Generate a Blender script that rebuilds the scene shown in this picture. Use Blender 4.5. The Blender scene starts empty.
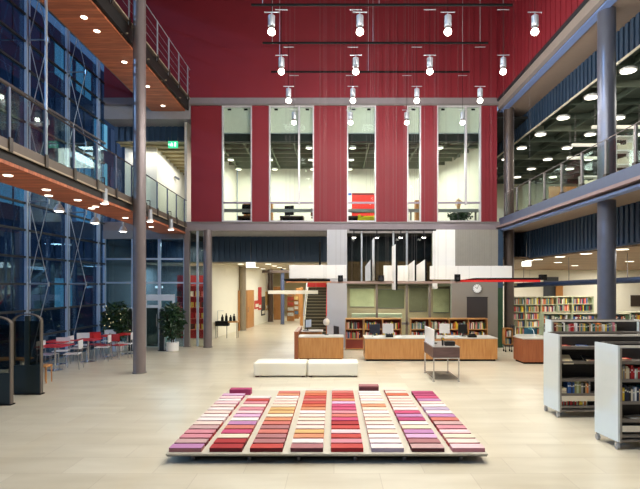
import bpy, bmesh, math, random
from mathutils import Vector, Matrix
R = random.Random(7)
F = 500.0; CX = 334.0; CY = 284.0; CH = 2.5
def PX(px, D): return (px - CX) * D / F          # world x of a column of the picture at depth D
def PZ(py, D): return CH - (py - CY) * D / F
C = bpy.context.scene.collection
S = bpy.context.scene

# ------------------------------------------------------------------ materials
def lin(c):
    r = []
    for v in c:
        v = v / 255.0
        r.append(v / 12.92 if v <= 0.04045 else ((v + 0.055) / 1.055) ** 2.4)
    return (r[0], r[1], r[2], 1.0)
MATS = {}
def mat(name, col, rough=0.6, metal=0.0, vary=0.08, scale=6.0, emit=0.0, ecol=None, bump=0.0, spec=0.5):
    if name in MATS: return MATS[name]
    m = bpy.data.materials.new(name); m.use_nodes = True
    nt = m.node_tree; b = nt.nodes['Principled BSDF']
    c = lin(col)
    tc = nt.nodes.new('ShaderNodeTexCoord')
    n = nt.nodes.new('ShaderNodeTexNoise'); n.inputs['Scale'].default_value = scale; n.inputs['Detail'].default_value = 4
    nt.links.new(tc.outputs['Object'], n.inputs['Vector'])
    mx = nt.nodes.new('ShaderNodeMix'); mx.data_type = 'RGBA'
    mx.inputs[6].default_value = tuple(min(1, v * (1 - vary)) for v in c[:3]) + (1,)
    mx.inputs[7].default_value = tuple(min(1, v * (1 + vary)) for v in c[:3]) + (1,)
    nt.links.new(n.outputs['Fac'], mx.inputs[0]); nt.links.new(mx.outputs[2], b.inputs['Base Color'])
    b.inputs['Roughness'].default_value = rough; b.inputs['Metallic'].default_value = metal
    b.inputs['Specular IOR Level'].default_value = spec
    if emit:
        b.inputs['Emission Color'].default_value = lin(ecol or col); b.inputs['Emission Strength'].default_value = emit
    if bump:
        bp = nt.nodes.new('ShaderNodeBump'); bp.inputs['Strength'].default_value = bump
        nt.links.new(n.outputs['Fac'], bp.inputs['Height']); nt.links.new(bp.outputs['Normal'], b.inputs['Normal'])
    MATS[name] = m
    return m
def wood(name, c1, c2, axis='Z', rough=0.4, scale=3.0, planks=None):
    if name in MATS: return MATS[name]
    m = bpy.data.materials.new(name); m.use_nodes = True
    nt = m.node_tree; b = nt.nodes['Principled BSDF']; L = nt.links
    tc = nt.nodes.new('ShaderNodeTexCoord'); mp = nt.nodes.new('ShaderNodeMapping')
    sc = {'X': (0.15, 1, 1), 'Y': (1, 0.15, 1), 'Z': (1, 1, 0.12)}[axis]
    mp.inputs['Scale'].default_value = tuple(s * scale for s in sc)
    L.new(tc.outputs['Object'], mp.inputs['Vector'])
    n = nt.nodes.new('ShaderNodeTexNoise'); n.inputs['Scale'].default_value = 6; n.inputs['Detail'].default_value = 6
    L.new(mp.outputs[0], n.inputs['Vector'])
    cr = nt.nodes.new('ShaderNodeValToRGB'); cr.color_ramp.elements[0].position = 0.3; cr.color_ramp.elements[1].position = 0.7
    cr.color_ramp.elements[0].color = lin(c1); cr.color_ramp.elements[1].color = lin(c2)
    L.new(n.outputs['Fac'], cr.inputs[0]); out = cr.outputs[0]
    if planks:                                         # boards across Y, each its own tone, dark joints
        sp = nt.nodes.new('ShaderNodeSeparateXYZ'); L.new(tc.outputs['Object'], sp.inputs[0])
        dv = nt.nodes.new('ShaderNodeMath'); dv.operation = 'DIVIDE'; dv.inputs[1].default_value = planks; L.new(sp.outputs[1], dv.inputs[0])
        fl = nt.nodes.new('ShaderNodeMath'); fl.operation = 'FLOOR'; L.new(dv.outputs[0], fl.inputs[0])
        wn = nt.nodes.new('ShaderNodeTexWhiteNoise'); wn.noise_dimensions = '1D'; L.new(fl.outputs[0], wn.inputs['W'])
        fr = nt.nodes.new('ShaderNodeMath'); fr.operation = 'FRACT'; L.new(dv.outputs[0], fr.inputs[0])
        lt = nt.nodes.new('ShaderNodeMath'); lt.operation = 'GREATER_THAN'; lt.inputs[1].default_value = 0.08; L.new(fr.outputs[0], lt.inputs[0])
        mr = nt.nodes.new('ShaderNodeMapRange'); mr.inputs['To Min'].default_value = 0.72; mr.inputs['To Max'].default_value = 1.1; L.new(wn.outputs['Value'], mr.inputs[0])
        m1 = nt.nodes.new('ShaderNodeMath'); m1.operation = 'MULTIPLY'; L.new(mr.outputs[0], m1.inputs[0])
        mm = nt.nodes.new('ShaderNodeMapRange'); mm.inputs['To Min'].default_value = 0.6; L.new(lt.outputs[0], mm.inputs[0]); L.new(mm.outputs[0], m1.inputs[1])
        vm = nt.nodes.new('ShaderNodeVectorMath'); vm.operation = 'SCALE'; L.new(out, vm.inputs[0]); L.new(m1.outputs[0], vm.inputs['Scale'])
        out = vm.outputs[0]
    L.new(out, b.inputs['Base Color']); b.inputs['Roughness'].default_value = rough
    MATS[name] = m; return m
def glass(name, tint=(235, 245, 248), refl=0.10, rough=0.02):
    if name in MATS: return MATS[name]
    m = bpy.data.materials.new(name); m.use_nodes = True
    nt = m.node_tree; nt.nodes.remove(nt.nodes['Principled BSDF']); o = nt.nodes['Material Output']
    t = nt.nodes.new('ShaderNodeBsdfTransparent'); t.inputs[0].default_value = lin(tint)
    g = nt.nodes.new('ShaderNodeBsdfGlossy'); g.inputs['Roughness'].default_value = rough; g.inputs[0].default_value = (0.9, 0.95, 1, 1)
    lw = nt.nodes.new('ShaderNodeLayerWeight'); lw.inputs[0].default_value = 0.25
    mr = nt.nodes.new('ShaderNodeMapRange'); mr.inputs['To Min'].default_value = refl * 0.4; mr.inputs['To Max'].default_value = min(0.9, refl * 5)
    mx = nt.nodes.new('ShaderNodeMixShader')
    L = nt.links; L.new(lw.outputs['Fresnel'], mr.inputs[0]); L.new(mr.outputs[0], mx.inputs[0])
    L.new(t.outputs[0], mx.inputs[1]); L.new(g.outputs[0], mx.inputs[2]); L.new(mx.outputs[0], o.inputs[0])
    MATS[name] = m; return m
def floor_mat():
    m = bpy.data.materials.new('pale_stone_floor'); m.use_nodes = True
    nt = m.node_tree; b = nt.nodes['Principled BSDF']; L = nt.links
    tc = nt.nodes.new('ShaderNodeTexCoord')
    br = nt.nodes.new('ShaderNodeTexBrick'); br.inputs['Scale'].default_value = 1.0
    br.inputs['Brick Width'].default_value = 1.2; br.inputs['Row Height'].default_value = 0.6; br.inputs['Mortar Size'].default_value = 0.004
    br.inputs['Color1'].default_value = lin((211, 203, 182)); br.inputs['Color2'].default_value = lin((202, 193, 171)); br.inputs['Mortar'].default_value = lin((186, 175, 156))
    L.new(tc.outputs['Object'], br.inputs['Vector'])
    n = nt.nodes.new('ShaderNodeTexNoise'); n.inputs['Scale'].default_value = 1.3; n.inputs['Detail'].default_value = 6
    mp = nt.nodes.new('ShaderNodeMapping'); mp.inputs['Scale'].default_value = (0.5, 2.0, 1); L.new(tc.outputs['Object'], mp.inputs['Vector']); L.new(mp.outputs[0], n.inputs['Vector'])
    mx = nt.nodes.new('ShaderNodeMix'); mx.data_type = 'RGBA'; mx.blend_type = 'MULTIPLY'; mx.inputs[0].default_value = 0.45
    cr = nt.nodes.new('ShaderNodeValToRGB'); cr.color_ramp.elements[0].position = 0.3; cr.color_ramp.elements[0].color = (0.66, 0.62, 0.54, 1)
    cr.color_ramp.elements[1].position = 0.65; cr.color_ramp.elements[1].color = (1, 1, 1, 1)
    L.new(n.outputs['Fac'], cr.inputs[0]); L.new(br.outputs['Color'], mx.inputs[6]); L.new(cr.outputs[0], mx.inputs[7]); L.new(mx.outputs[2], b.inputs['Base Color'])
    b.inputs['Roughness'].default_value = 0.28; b.inputs['Specular IOR Level'].default_value = 0.45
    return m
def corrugated(name, c1, c2, pitch, axes='X', rough=0.5):
    """flat sheet colour with narrow shadow-gap ribs of its own"""
    return mat(name, c1, rough, vary=0.1, scale=2)

RED = mat('deep_red_panel', (126, 25, 38), 0.62, vary=0.10, scale=1.2)
REDRIB = mat('deep_red_ribbed_cladding', (120, 22, 34), 0.6, vary=0.14, scale=1.5)
STEEL = mat('painted_grey_steel', (128, 122, 120), 0.42, 0.3, vary=0.05)
DSTEEL = mat('dark_bronze_steel', (62, 54, 48), 0.45, 0.3)
BSTEEL = mat('blue_grey_steel', (84, 96, 122), 0.45, 0.2)
BLUEST = mat('blue_flange_paint', (112, 134, 184), 0.5)
BROWNSOF = mat('taupe_soffit_paint', (140, 122, 108), 0.6)
GREYCON = mat('grey_concrete', (150, 148, 150), 0.7)
NAVY = mat('navy_corrugated_sheet', (48, 70, 94), 0.5, 0.1, vary=0.15, scale=3)
COLM = mat('metallic_column_paint', (134, 124, 124), 0.36, 0.45, vary=0.04)
BLACK = mat('matt_black', (12, 12, 13), 0.75, spec=.2)
CREAM = mat('cream_plaster', (236, 233, 218), 0.8, vary=0.03)
WHITE = mat('white_paint', (240, 239, 236), 0.6, vary=0.02)
GREYP = mat('pale_grey_paint', (196, 196, 200), 0.65, vary=0.03)
TAUPE = mat('taupe_wall', (138, 130, 120), 0.7, vary=0.03)
OAK = wood('oak_veneer', (178, 120, 64), (198, 144, 86), 'Z', 0.38)
OAKX = wood('oak_veneer_horizontal', (184, 128, 72), (202, 150, 92), 'X', 0.38)
REDOAK = wood('red_brown_veneer', (142, 78, 46), (162, 94, 58), 'Z', 0.4)
SOFFW = wood('orange_cedar_soffit', (170, 92, 58), (206, 122, 82), 'X', 0.55, 2.0, planks=0.14)
DWOOD = wood('dark_wenge', (84, 62, 58), (104, 80, 74), 'X', 0.45)
MAHOG = mat('mahogany_back', (120, 44, 30), 0.5)
GLASS = glass('clear_glass', (240, 247, 243), 0.02)
DGLASS = glass('dusk_curtain_glass', (190, 212, 226), 0.07)
TGLASS = glass('smoked_glass', (170, 172, 166), 0.03)
CHROME = mat('brushed_chrome', (200, 200, 202), 0.25, 0.9, vary=0.02)
ALU = mat('pale_aluminium', (178, 184, 192), 0.35, 0.5, vary=0.03)
CABLE = mat('grey_wire', (120,112,112), .5, .3)
BULB = mat('glowing_lamp', (255, 250, 235), 0.5, emit=14, vary=0)
DISC = mat('glowing_downlight', (255, 248, 225), 0.5, emit=4, vary=0)
LITSIGN = mat('lit_sign_face', (255, 255, 245), 0.5, emit=1.6, vary=0)
GREENSIGN = mat('lit_green_sign', (60, 200, 140), 0.5, emit=1.2, vary=0)
DARKCEIL = mat('dark_green_ceiling', (84, 96, 82), 0.8)
CEILBEAM = mat('grey_green_ceiling_beam', (140, 148, 128), 0.7)
OLIVE = mat('olive_wall', (188, 168, 138), 0.8, vary=0.25, scale=1.2)

# ------------------------------------------------------------------ mesh building
class MB:
    def __init__(s): s.v = []; s.f = []; s.m = []; s.mats = []
    def mi(s, m):
        if m not in s.mats: s.mats.append(m)
        return s.mats.index(m)
    def add(s, vs, fs, m):
        o = len(s.v); s.v += [tuple(v) for v in vs]; k = s.mi(m)
        for f in fs: s.f.append(tuple(i + o for i in f)); s.m.append(k)
        return s
    def box(s, x0, x1, y0, y1, z0, z1, m, topm=None):
        vs = [(x0,y0,z0),(x1,y0,z0),(x1,y1,z0),(x0,y1,z0),(x0,y0,z1),(x1,y0,z1),(x1,y1,z1),(x0,y1,z1)]
        s.add(vs, [(0,3,2,1),(0,1,5,4),(1,2,6,5),(2,3,7,6),(3,0,4,7)], m)
        s.add(vs, [(4,5,6,7)], topm or m)
        return s
    def bev(s, x0, x1, y0, y1, z0, z1, m, b=0.01, seg=2):
        bm = bmesh.new(); bmesh.ops.create_cube(bm, size=1)
        for v in bm.verts:
            v.co = Vector(((x0+x1)/2 + v.co.x*(x1-x0), (y0+y1)/2 + v.co.y*(y1-y0), (z0+z1)/2 + v.co.z*(z1-z0)))
        bmesh.ops.bevel(bm, geom=bm.edges[:], offset=b, segments=seg, profile=0.7, affect='EDGES')
        bm.verts.index_update()
        s.add([v.co for v in bm.verts], [[v.index for v in f.verts] for f in bm.faces], m); bm.free()
        return s
    def cyl(s, p0, p1, r0, m, r1=None, n=12, caps=True):
        p0 = Vector(p0); p1 = Vector(p1); r1 = r0 if r1 is None else r1
        d = (p1 - p0).normalized(); a = Vector((0,0,1)) if abs(d.z) < .9 else Vector((1,0,0))
        u = d.cross(a).normalized(); w = d.cross(u).normalized()
        vs = []
        for p, r in ((p0, r0), (p1, r1)):
            for i in range(n):
                t = 2*math.pi*i/n; vs.append(p + (u*math.cos(t) + w*math.sin(t))*r)
        fs = [(i, (i+1) % n, n+(i+1) % n, n+i) for i in range(n)]
        if caps: fs += [tuple(range(n-1,-1,-1)), tuple(range(n, 2*n))]
        s.add(vs, fs, m); return s
    def lathe(s, prof, m, n=20, c=(0,0)):
        vs = []; k = len(prof)
        for r, z in prof:
            for i in range(n):
                t = 2*math.pi*i/n; vs.append((c[0] + r*math.cos(t), c[1] + r*math.sin(t), z))
        fs = []
        for j in range(k-1):
            for i in range(n): fs.append((j*n+i, j*n+(i+1) % n, (j+1)*n+(i+1) % n, (j+1)*n+i))
        fs += [tuple(range(n-1,-1,-1)), tuple(range((k-1)*n, k*n))]
        s.add(vs, fs, m); return s
    def prism(s, pts, y0, y1, m, plane='XZ'):
        n = len(pts)
        if plane == 'XZ': A = [(a, y0, b) for a, b in pts]; B = [(a, y1, b) for a, b in pts]
        elif plane == 'YZ': A = [(y0, a, b) for a, b in pts]; B = [(y1, a, b) for a, b in pts]
        else: A = [(a, b, y0) for a, b in pts]; B = [(a, b, y1) for a, b in pts]
        s.add(A + B, [tuple(range(n)), tuple(range(2*n-1, n-1, -1))] + [(i, n+i, n+(i+1) % n, (i+1) % n) for i in range(n)], m)
        return s
    def tube(s, pts, r, m, n=8):
        for a, b in zip(pts[:-1], pts[1:]): s.cyl(a, b, r, m, n=n)
        return s
    def mesh(s, name):
        me = bpy.data.meshes.new(name); me.from_pydata(s.v, [], s.f)
        for m in s.mats: me.materials.append(m)
        me.polygons.foreach_set('material_index', s.m)
        bm = bmesh.new(); bm.from_mesh(me); bmesh.ops.recalc_face_normals(bm, faces=bm.faces[:]); bm.to_mesh(me); bm.free()
        me.update()
        return me
    def build(s, name, parent=None, loc=None, smooth=False):
        o = bpy.data.objects.new(name, s.mesh(name)); C.objects.link(o)
        if smooth:
            for p in o.data.polygons: p.use_smooth = True
            o.data.set_sharp_from_angle(angle=math.radians(40))
        if parent: o.parent = parent
        if loc: o.location = loc
        return o
def tag(o, label, cat, group=None):
    o['label'] = label; o['category'] = cat
    if group: o['group'] = group
    return o
def thing(name, label, cat, loc=(0,0,0), rz=0, group=None):
    o = bpy.data.objects.new(name, None); C.objects.link(o); o.empty_display_size = 0.1
    o.location = loc; o.rotation_euler = (0,0,rz); return tag(o, label, cat, group)
def struct(o): o['kind'] = 'structure'; return o
def dup(root, loc, rz=None, label=None, group=None):
    r = root.copy(); C.objects.link(r); r.location = loc
    if rz is not None: r.rotation_euler = (0,0,rz)
    if label: r['label'] = label
    if group: r['group'] = group
    for ch in list(root.children):
        c = ch.copy(); C.objects.link(c); c.parent = r
        for g in list(ch.children):
            d = g.copy(); C.objects.link(d); d.parent = c
    return r
ORD = ['first','second','third','fourth','fifth','sixth','seventh','eighth','ninth','tenth','eleventh','twelfth','thirteenth','fourteenth','fifteenth','sixteenth','seventeenth','eighteenth','nineteenth','twentieth']
def ordn(i): return ORD[i] if i < len(ORD) else '%dth' % (i+1)
def light(kind, loc, power, color=(1,1,1), size=0.2, sizey=None, rot=(0,0,0), spot=None, name='lamp_light', blend=0.6):
    d = bpy.data.lights.new(name, kind); d.energy = power; d.color = color
    if kind == 'AREA':
        d.size = size
        if sizey: d.shape = 'RECTANGLE'; d.size_y = sizey
    else: d.shadow_soft_size = size
    if kind == 'SPOT': d.spot_size = spot; d.spot_blend = blend
    o = bpy.data.objects.new(name, d); C.objects.link(o); o.location = loc; o.rotation_euler = rot
    return o

# ------------------------------------------------------------------ camera, world, view
cam = bpy.data.cameras.new('camera'); co = bpy.data.objects.new('camera', cam); C.objects.link(co)
cam.sensor_width = 36; cam.lens = F / 640 * 36; co.location = (0,0,CH); co.rotation_euler = (math.pi/2, 0, 0)
cam.shift_x = -(CX - 320) / 640; cam.shift_y = (CY - 244.5) / 640; cam.clip_end = 300
S.camera = co
S.view_settings.view_transform = 'Standard'; S.view_settings.look = 'None'; S.view_settings.gamma = 1; S.view_settings.use_curve_mapping = False
S.view_settings.exposure = 0.0
w = bpy.data.worlds.new('dusk'); S.world = w; w.use_nodes = True
bg = w.node_tree.nodes['Background']; bg.inputs[0].default_value = (0.17, 0.26, 0.42, 1); bg.inputs[1].default_value = 1.3
light('SUN', (-30,-10,20), 1.5, (.52,.70,1.0), math.radians(50), rot=Vector((1,.42,-.38)).to_track_quat('-Z','Y').to_euler(), name='dusk_sky_glow')

WARM = (1.0, 0.90, 0.74); NEUT = (1.0, 0.965, 0.90)
YF = 20.0                                   # depth of the red facade
XL, XR = -5.72, 6.5                         # ends of the red windowed facade
XW = -9.2                                   # glazed wall on the left
TOP = 14.6

# ------------------------------------------------------------------ the shell
fm = MB().box(XW - 0.1, 26.2, -8, 46, -0.2, 0, floor_mat()); struct(fm.build('floor'))
gm = mat('dusk_ground_paving', (60, 66, 78), 0.8)
struct(MB().box(-45, XW - 0.1, -8, 60, -0.25, -0.05, gm).build('trim_outdoor_paving'))
struct(MB().box(XW, 26.2, -8, 30, TOP, TOP + .2, mat('atrium_ceiling_paint', (96, 92, 90), 0.8)).build('ceiling'))
struct(MB().box(XW, 26.2, -8.2, -8, 0, TOP, GREYP).build('wall_front'))
struct(MB().box(26, 26.2, -8, 46, 0, TOP, CREAM).build('wall_far_right'))
# upper red wall with fine vertical ribs
def ribbed(x0, x1, y, z0, z1, m, pitch, r=0.012, axis='X', mb=None, side=-1):
    mb = mb or MB()
    n = int(abs(x1 - x0) / pitch)
    for i in range(1, n):
        t = x0 + (x1 - x0) * i / n
        if axis == 'X': mb.box(t - r, t + r, y + side * 0.02, y, z0, z1, m)
        else: mb.box(y + side * 0.02, y, t - r, t + r, z0, z1, m)
    return mb
wb = MB(); wb.box(XW, XR + .1, YF, YF + .3, 9.93, TOP, RED)
ribbed(-0.8, XR, YF, 9.93, TOP, REDRIB, 0.3, mb=wb)
# red panels between the windows
panels = [(191,222), (252,269), (314,347), (376,407), (421,437), (481,497)]
for i, (a, b) in enumerate(panels):
    x0, x1 = PX(a, YF), PX(b, YF); wb.box(x0, x1, YF, YF + .3, 4.98, 9.65, RED)
    if i >= 2: ribbed(x0, x1, YF, 4.98, 9.65, REDRIB, 0.13, 0.01, mb=wb)
struct(wb.build('wall_back'))
# ledge across the facade, and lower fascia + soffit
struct(MB().box(XW, XR + .1, YF - .06, YF + .3, 9.65, 9.93, mat('grey_ledge', (132, 122, 124), .5)).box(XL, XR, YF - .1, YF, 9.63, 9.69, STEEL).build('trim_1'))
struct(MB().box(XW, XR + .25, YF - .08, YF + .3, 4.63, 4.98, mat('mauve_grey_fascia', (134, 124, 128), .55)).box(XL, XR, YF-.11, YF-.08, 4.93, 4.98, STEEL).build('trim_2'))
struct(MB().box(XW, 8.1, YF + .3, 25.9, 4.63, 4.98, GREYCON).build('floor_upper_office'))      # slab over the passage
# navy corrugated band above the passage
def corr_band(mb, a0, a1, at, z0, z1, axis, side):
    n = int(abs(a1 - a0) / 0.24)
    for i in range(n):
        t0 = a0 + (a1 - a0) * i / n; t1 = a0 + (a1 - a0) * (i + .62) / n
        if t0 > t1: t0, t1 = t1, t0
        if axis == 'X': mb.box(t0, t1, at + side * .05, at, z0, z1, NAVY)
        else:
            e = at + side * .05; mb.box(min(e, at), max(e, at), t0, t1, z0, z1, NAVY)
    return mb
m = MB().box(XW, 8.0, 22.5, 22.6, 3.5, 4.63, NAVY); corr_band(m, XW, 8.0, 22.5, 3.5, 4.63, 'X', -1); struct(m.build('wall_back_band'))

# ------------------------------------------------------------------ facade windows
FR = mat('pale_window_frame', (200, 196, 200), .4, .2)
bays = [(222,252,None), (269,314,299), (347,376,None), (407,421,None), (437,481,466)]
for i, (a, b, mu) in enumerate(bays):
    x0, x1 = PX(a, YF), PX(b, YF); y = YF + .05
    g = MB().box(x0, x1, y + .05, y + .06, 4.98, 9.65, GLASS).build('window_%d' % (i+1)); struct(g)
    f = MB()
    for x in (x0, x1 - .05): f.box(x, x + .05, YF - .03, y + .12, 4.98, 9.65, FR)
    f.box(x0, x1, YF - .02, y + .12, 4.98, 5.04, FR).box(x0, x1, YF - .02, y + .12, 9.59, 9.65, FR)
    f.build('window_frame', g)
    if mu: MB().box(PX(mu,YF)-.035, PX(mu,YF)+.035, YF-.02, y+.1, 5.04 if not mu else 5.68, 9.59, FR).build('mullion', g)
    MB().box(x0+.05, x1-.05, YF, y+.03, 5.72, 5.79, mat('mauve_rail', (150,140,155), .4)).build('transom', g)
    bl = MB().box(x0+.05, x1-.05, y + .12, y + .14, 8.6, 9.6, mat('white_roller_blind_cloth', (222,216,208), .85)).box(x0+.05, x1-.05, y+.11, y+.15, 8.56, 8.6, ALU).box(x0+.2, x0+.34, y+.08, y+.16, 9.5, 9.56, BLACK).box(x1-.34, x1-.2, y+.08, y+.16, 9.5, 9.56, BLACK).build('roller_blind')
    wh = ['first window bay from the left', 'wide second bay with a mullion', 'middle bay before the red shelf', 'narrowest bay, fourth from the left', 'wide bay at the far right'][i]
    tag(bl, 'white half-lowered roller blind in the upper %s' % wh, 'blind', 'roller blinds of the upper facade windows')

# ------------------------------------------------------------------ upper office behind the facade windows
struct(MB().box(-4.9, 7.9, 25.4, 25.6, 4.98, 9.9, CREAM).build('wall_upper_office'))
struct(MB().prism([(5.2,25.4),(6.45,20.45),(6.6,20.45),(5.4,25.4)], 4.98, 9.9, CREAM, 'XY').build('wall_upper_office_right'))
struct(MB().prism([(-6.0,20.4),(-4.95,25.5),(-5.05,25.5),(-6.1,20.4)], 4.98, 9.9, CREAM, 'XY').build('wall_upper_office_left'))
m = MB().box(XW, 8.0, 20.3, 26.5, 9.2, 9.3, mat('black_slab_soffit', (22,24,22), .8))
m.box(XL, XR, 20.3, 20.55, 8.3, 8.9, mat('charcoal_downstand', (26,30,30), .7))
struct(m.build('ceiling_3'))
m = MB()
for i in range(12): m.box(-5.9 + i*1.05, -5.86 + i*1.05, 20.6, 25.4, 8.33, 8.5, CEILBEAM)
for j in range(7): m.box(XL, XR, 20.75 + j*.75, 20.79 + j*.75, 8.33, 8.5, CEILBEAM)
struct(m.build('ceiling_4'))
def downlight_proto(name, r, label, cat, group):
    t = thing(name, label, cat, (0,0,-50), 0, group)
    MB().lathe([(r*1.15, 0), (r*1.18, .05), (r*.8, .1)], WHITE, 16).build('housing', t, smooth=True)
    MB().lathe([(r, -.006), (r, .0)], DISC, 16).build('lens', t)
    return t
dl = downlight_proto('office_downlight', .13, '', 'ceiling light', 'round lights under the upper office grid')
first = True
colx = [-4.75, -2.95, -1.05, .78, 2.6, 4.45]
colname = ['leftmost file', 'second file from the left', 'third file from the left', 'fourth file from the left', 'fifth file from the left', 'rightmost file']
for i, x in enumerate(colx):
    for j, y in enumerate((21.0, 23.0, 24.9)):
        lab = 'round office ceiling light, %s, %s row behind the glass' % (colname[i], ORD[j])
        if first: dl.location = (x, y, 8.2); dl['label'] = lab; first = False
        else: dup(dl, (x, y, 8.2), None, lab)
for x in (-3.3, .3, 3.6): light('AREA', (x, 22.8, 8.1), 210, NEUT, 2.6, 3.6, name='office_ceiling_light')
struct(MB().box(PX(331,25), PX(335,25), 25.2, 25.38, 5, 8.3, mat('taupe_pier', (150,142,118), .7)).build('trim_office_pier'))
# handrail-like ducts and low furniture seen through the bays
hr = MB(); hr.box(-5.5, 6.2, 20.75, 20.95, 5.5, 5.62, mat('grey_desk_ledge', (150,152,156), .5))
for x in (-5.4, -3.4, -.6, .2, 3.2, 5.9): hr.box(x-.03, x+.03, 20.8, 20.9, 4.98, 5.5, STEEL)
tag(hr.build('long_counter'), 'long grey counter ledge running behind the upper windows', 'counter')
def office_desk(x0, x1, label, topc):
    t = thing('office_desk', label, 'desk', ((x0+x1)/2, 21.6, 4.98)); h = (x1-x0)/2
    MB().bev(-h, h, -.35, .35, .38, .42, topc, .008).build('desk_top', t)
    for sx in (-1, 1):
        MB().box(sx*h - (.04 if sx > 0 else 0), sx*h + (0 if sx > 0 else .04), -.33, .33, 0, .38, DWOOD).build('side_panel', t)
    MB().box(-h+.05, h-.05, .28, .3, .08, .38, BLACK).build('back_panel', t); return t
def office_chair(x, y, z, label, m, rz=0, group=None, s=1.0):
    t = thing('office_chair', label, 'chair', (x,y,z), rz, group)
    MB().bev(-.23*s, .23*s, -.22*s, .22*s, .43*s, .5*s, m, .03*s).build('seat', t)
    MB().bev(-.22*s, .22*s, .2*s, .25*s, .55*s, .98*s, m, .02*s).build('backrest', t)
    MB().cyl((0,0,.06), (0,0,.43*s), .03, BLACK).cyl((0,.2*s,.46*s),(0,.235*s,.6*s),.02,BLACK).build('post', t)
    b = MB()
    for k in range(5):
        a = k*2*math.pi/5; b.cyl((0,0,.1),(.26*s*math.cos(a), .26*s*math.sin(a), .055), .022, BLACK, .015, 8)
        b.cyl((.26*s*math.cos(a)-.02, .26*s*math.sin(a), .03), (.26*s*math.cos(a)+.02, .26*s*math.sin(a), .03), .03, BLACK, n=10)
    b.build('star_base', t); return t
office_desk(-4.1, -3.2, 'dark office desk low in the first upper window', mat('brown_top', (120,84,50), .5))
office_desk(-2.3, -1.3, 'dark office desk low in the second upper window', DWOOD)
office_desk(.6, 1.25, 'dark office desk beside the yellow armchair in the middle window', DWOOD)
office_chair(-3.75, 21.95, 4.98, 'black office chair behind the desk in the first upper window', BLACK, 3.0)
office_chair(-1.9, 22.3, 4.98, 'black office chair behind the desk in the second upper window', BLACK, 2.8)
office_chair(-.75, 21.5, 4.98, 'brown office chair at the right edge of the second upper window', mat('brown_fabric',(110,60,42),.8), .6, s=.8)
t = thing('armchair', 'yellow armchair low in the middle upper window', 'armchair', (1.42, 21.5, 4.98))
YEL = mat('yellow_fabric', (220,214,40), .8)
MB().bev(-.36,.36,-.3,.3,.15,.38,YEL,.05).build('seat', t); MB().bev(-.36,.36,.2,.34,.3,.48,YEL,.05).build('backrest', t)
for s in (-1,1): MB().bev(s*.34-.06,s*.34+.06,-.3,.3,.1,.46,YEL,.03).build('armrest', t)
for sx in (-1,1):
    for sy in (-1,1): MB().cyl((sx*.3,sy*.25,0),(sx*.3,sy*.25,.16),.02,BLACK).build('leg', t)
# red shelving in the middle window
t = thing('red_cabinet', 'tall red shelving cabinet seen in the middle upper window', 'cabinet', (0,24.9,4.98))
RC = mat('bright_red_lacquer', (214,40,28), .4)
xa, xb = PX(352,25), PX(376.5,25)
MB().box(xa, xb, 0, .38, 0, .05, RC).box(xa, xa+.04, 0, .38, .05, 2.0, RC).box(xb-.04, xb, 0, .38, .05, 2.0, RC).box(xa, xb, 0, .38, 1.98, 2.05, mat('dark_red_edge',(120,20,24),.5)).box(xa, xb, .36, .38, .05, 1.98, RC).build('carcass', t)
for k in range(3): MB().box(xa+.04+k*.38, xa+.04+k*.38+.36, -.02, 0, 1.1, 1.95, RC).build('door', t)
for k in range(3): MB().box(xa+.04+k*.38, xa+.04+k*.38+.36, -.02, 0, .1, 1.04, RC).build('door', t)
t = thing('white_cabinet', 'narrow white cabinet with blue top left of the red cabinet', 'cabinet', (0,24.9,4.98))
MB().box(PX(347.5,25), xa-.03, 0,.38, 0, 1.93, WHITE).build('body', t); MB().box(PX(347.5,25), xa-.03, 0,.38,1.93,2.05,mat('blue_top',(60,96,176),.5)).build('top', t)
def wood_cabinet(px0, px1, h, D, label):
    t = thing('wooden_cabinet', label, 'cabinet', (PX((px0+px1)/2,D), D, 4.98)); hw = (px1-px0)/2*D/F
    MB().box(-hw,hw,0,.35,0,h,OAK).build('carcass', t); MB().box(-hw+.03,-.005,-.02,0,.05,h-.04,OAKX).build('door', t); MB().box(.005,hw-.03,-.02,0,.05,h-.04,OAKX).build('door', t)
wood_cabinet(243.5, 252, 1.15, 22.2, 'low oak cabinet at the right edge of the first upper window')
wood_cabinet(269, 272.5, 1.15, 22.2, 'low oak cabinet at the left edge of the second upper window')
wood_cabinet(415.5, 420.5, 1.25, 22.2, 'low oak cabinet in the narrow fourth upper window')
def leafy(root, n, cx, cz, rx, rz, size, m, seed, name='foliage', parent=None, cy=0.0):
    r = random.Random(seed); mb = MB()
    for i in range(n):
        while True:
            a, b, c = (r.uniform(-1,1) for _ in range(3))
            if a*a+b*b+c*c <= 1: break
        p = Vector((cx+a*rx, cy+b*rx, cz+c*rz)); d = Vector((r.uniform(-1,1), r.uniform(-1,1), r.uniform(-.8,.6))).normalized()
        u = d.cross(Vector((r.uniform(-1,1), r.uniform(-1,1), r.uniform(-1,1)))).normalized(); L = size*r.uniform(.7,1.3); W = L*.3
        k = d.cross(u)*L*.08
        mb.add([p, p+d*L*.5+u*W+k, p+d*L, p+d*L*.5-u*W+k, p+d*L*.45-k*1.0], [(0,1,4),(1,2,4),(2,3,4),(3,0,4)], m)
    return mb.build(name, parent or root)
LEAF = mat('dark_green_leaf', (34, 62, 34), .4, vary=.5, scale=9)
t = thing('office_plant', 'low dark potted plant at the right of the last upper window', 'plant', (5.35, 21.3, 4.98))
MB().lathe([(.12,0),(.16,.2),(.13,.2)], BLACK, 14).build('pot', t); leafy(t, 420, 0, .42, .5, .2, .14, LEAF, 5)
t = thing('potted_flower', 'small orange flower plant standing on the ledge of the last upper window', 'plant', (PX(457.5,21), 20.85, 5.62))
MB().lathe([(.05,0),(.08,.13),(.06,.13)], mat('tan_pot',(190,140,80),.6), 12).build('pot', t)
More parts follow.
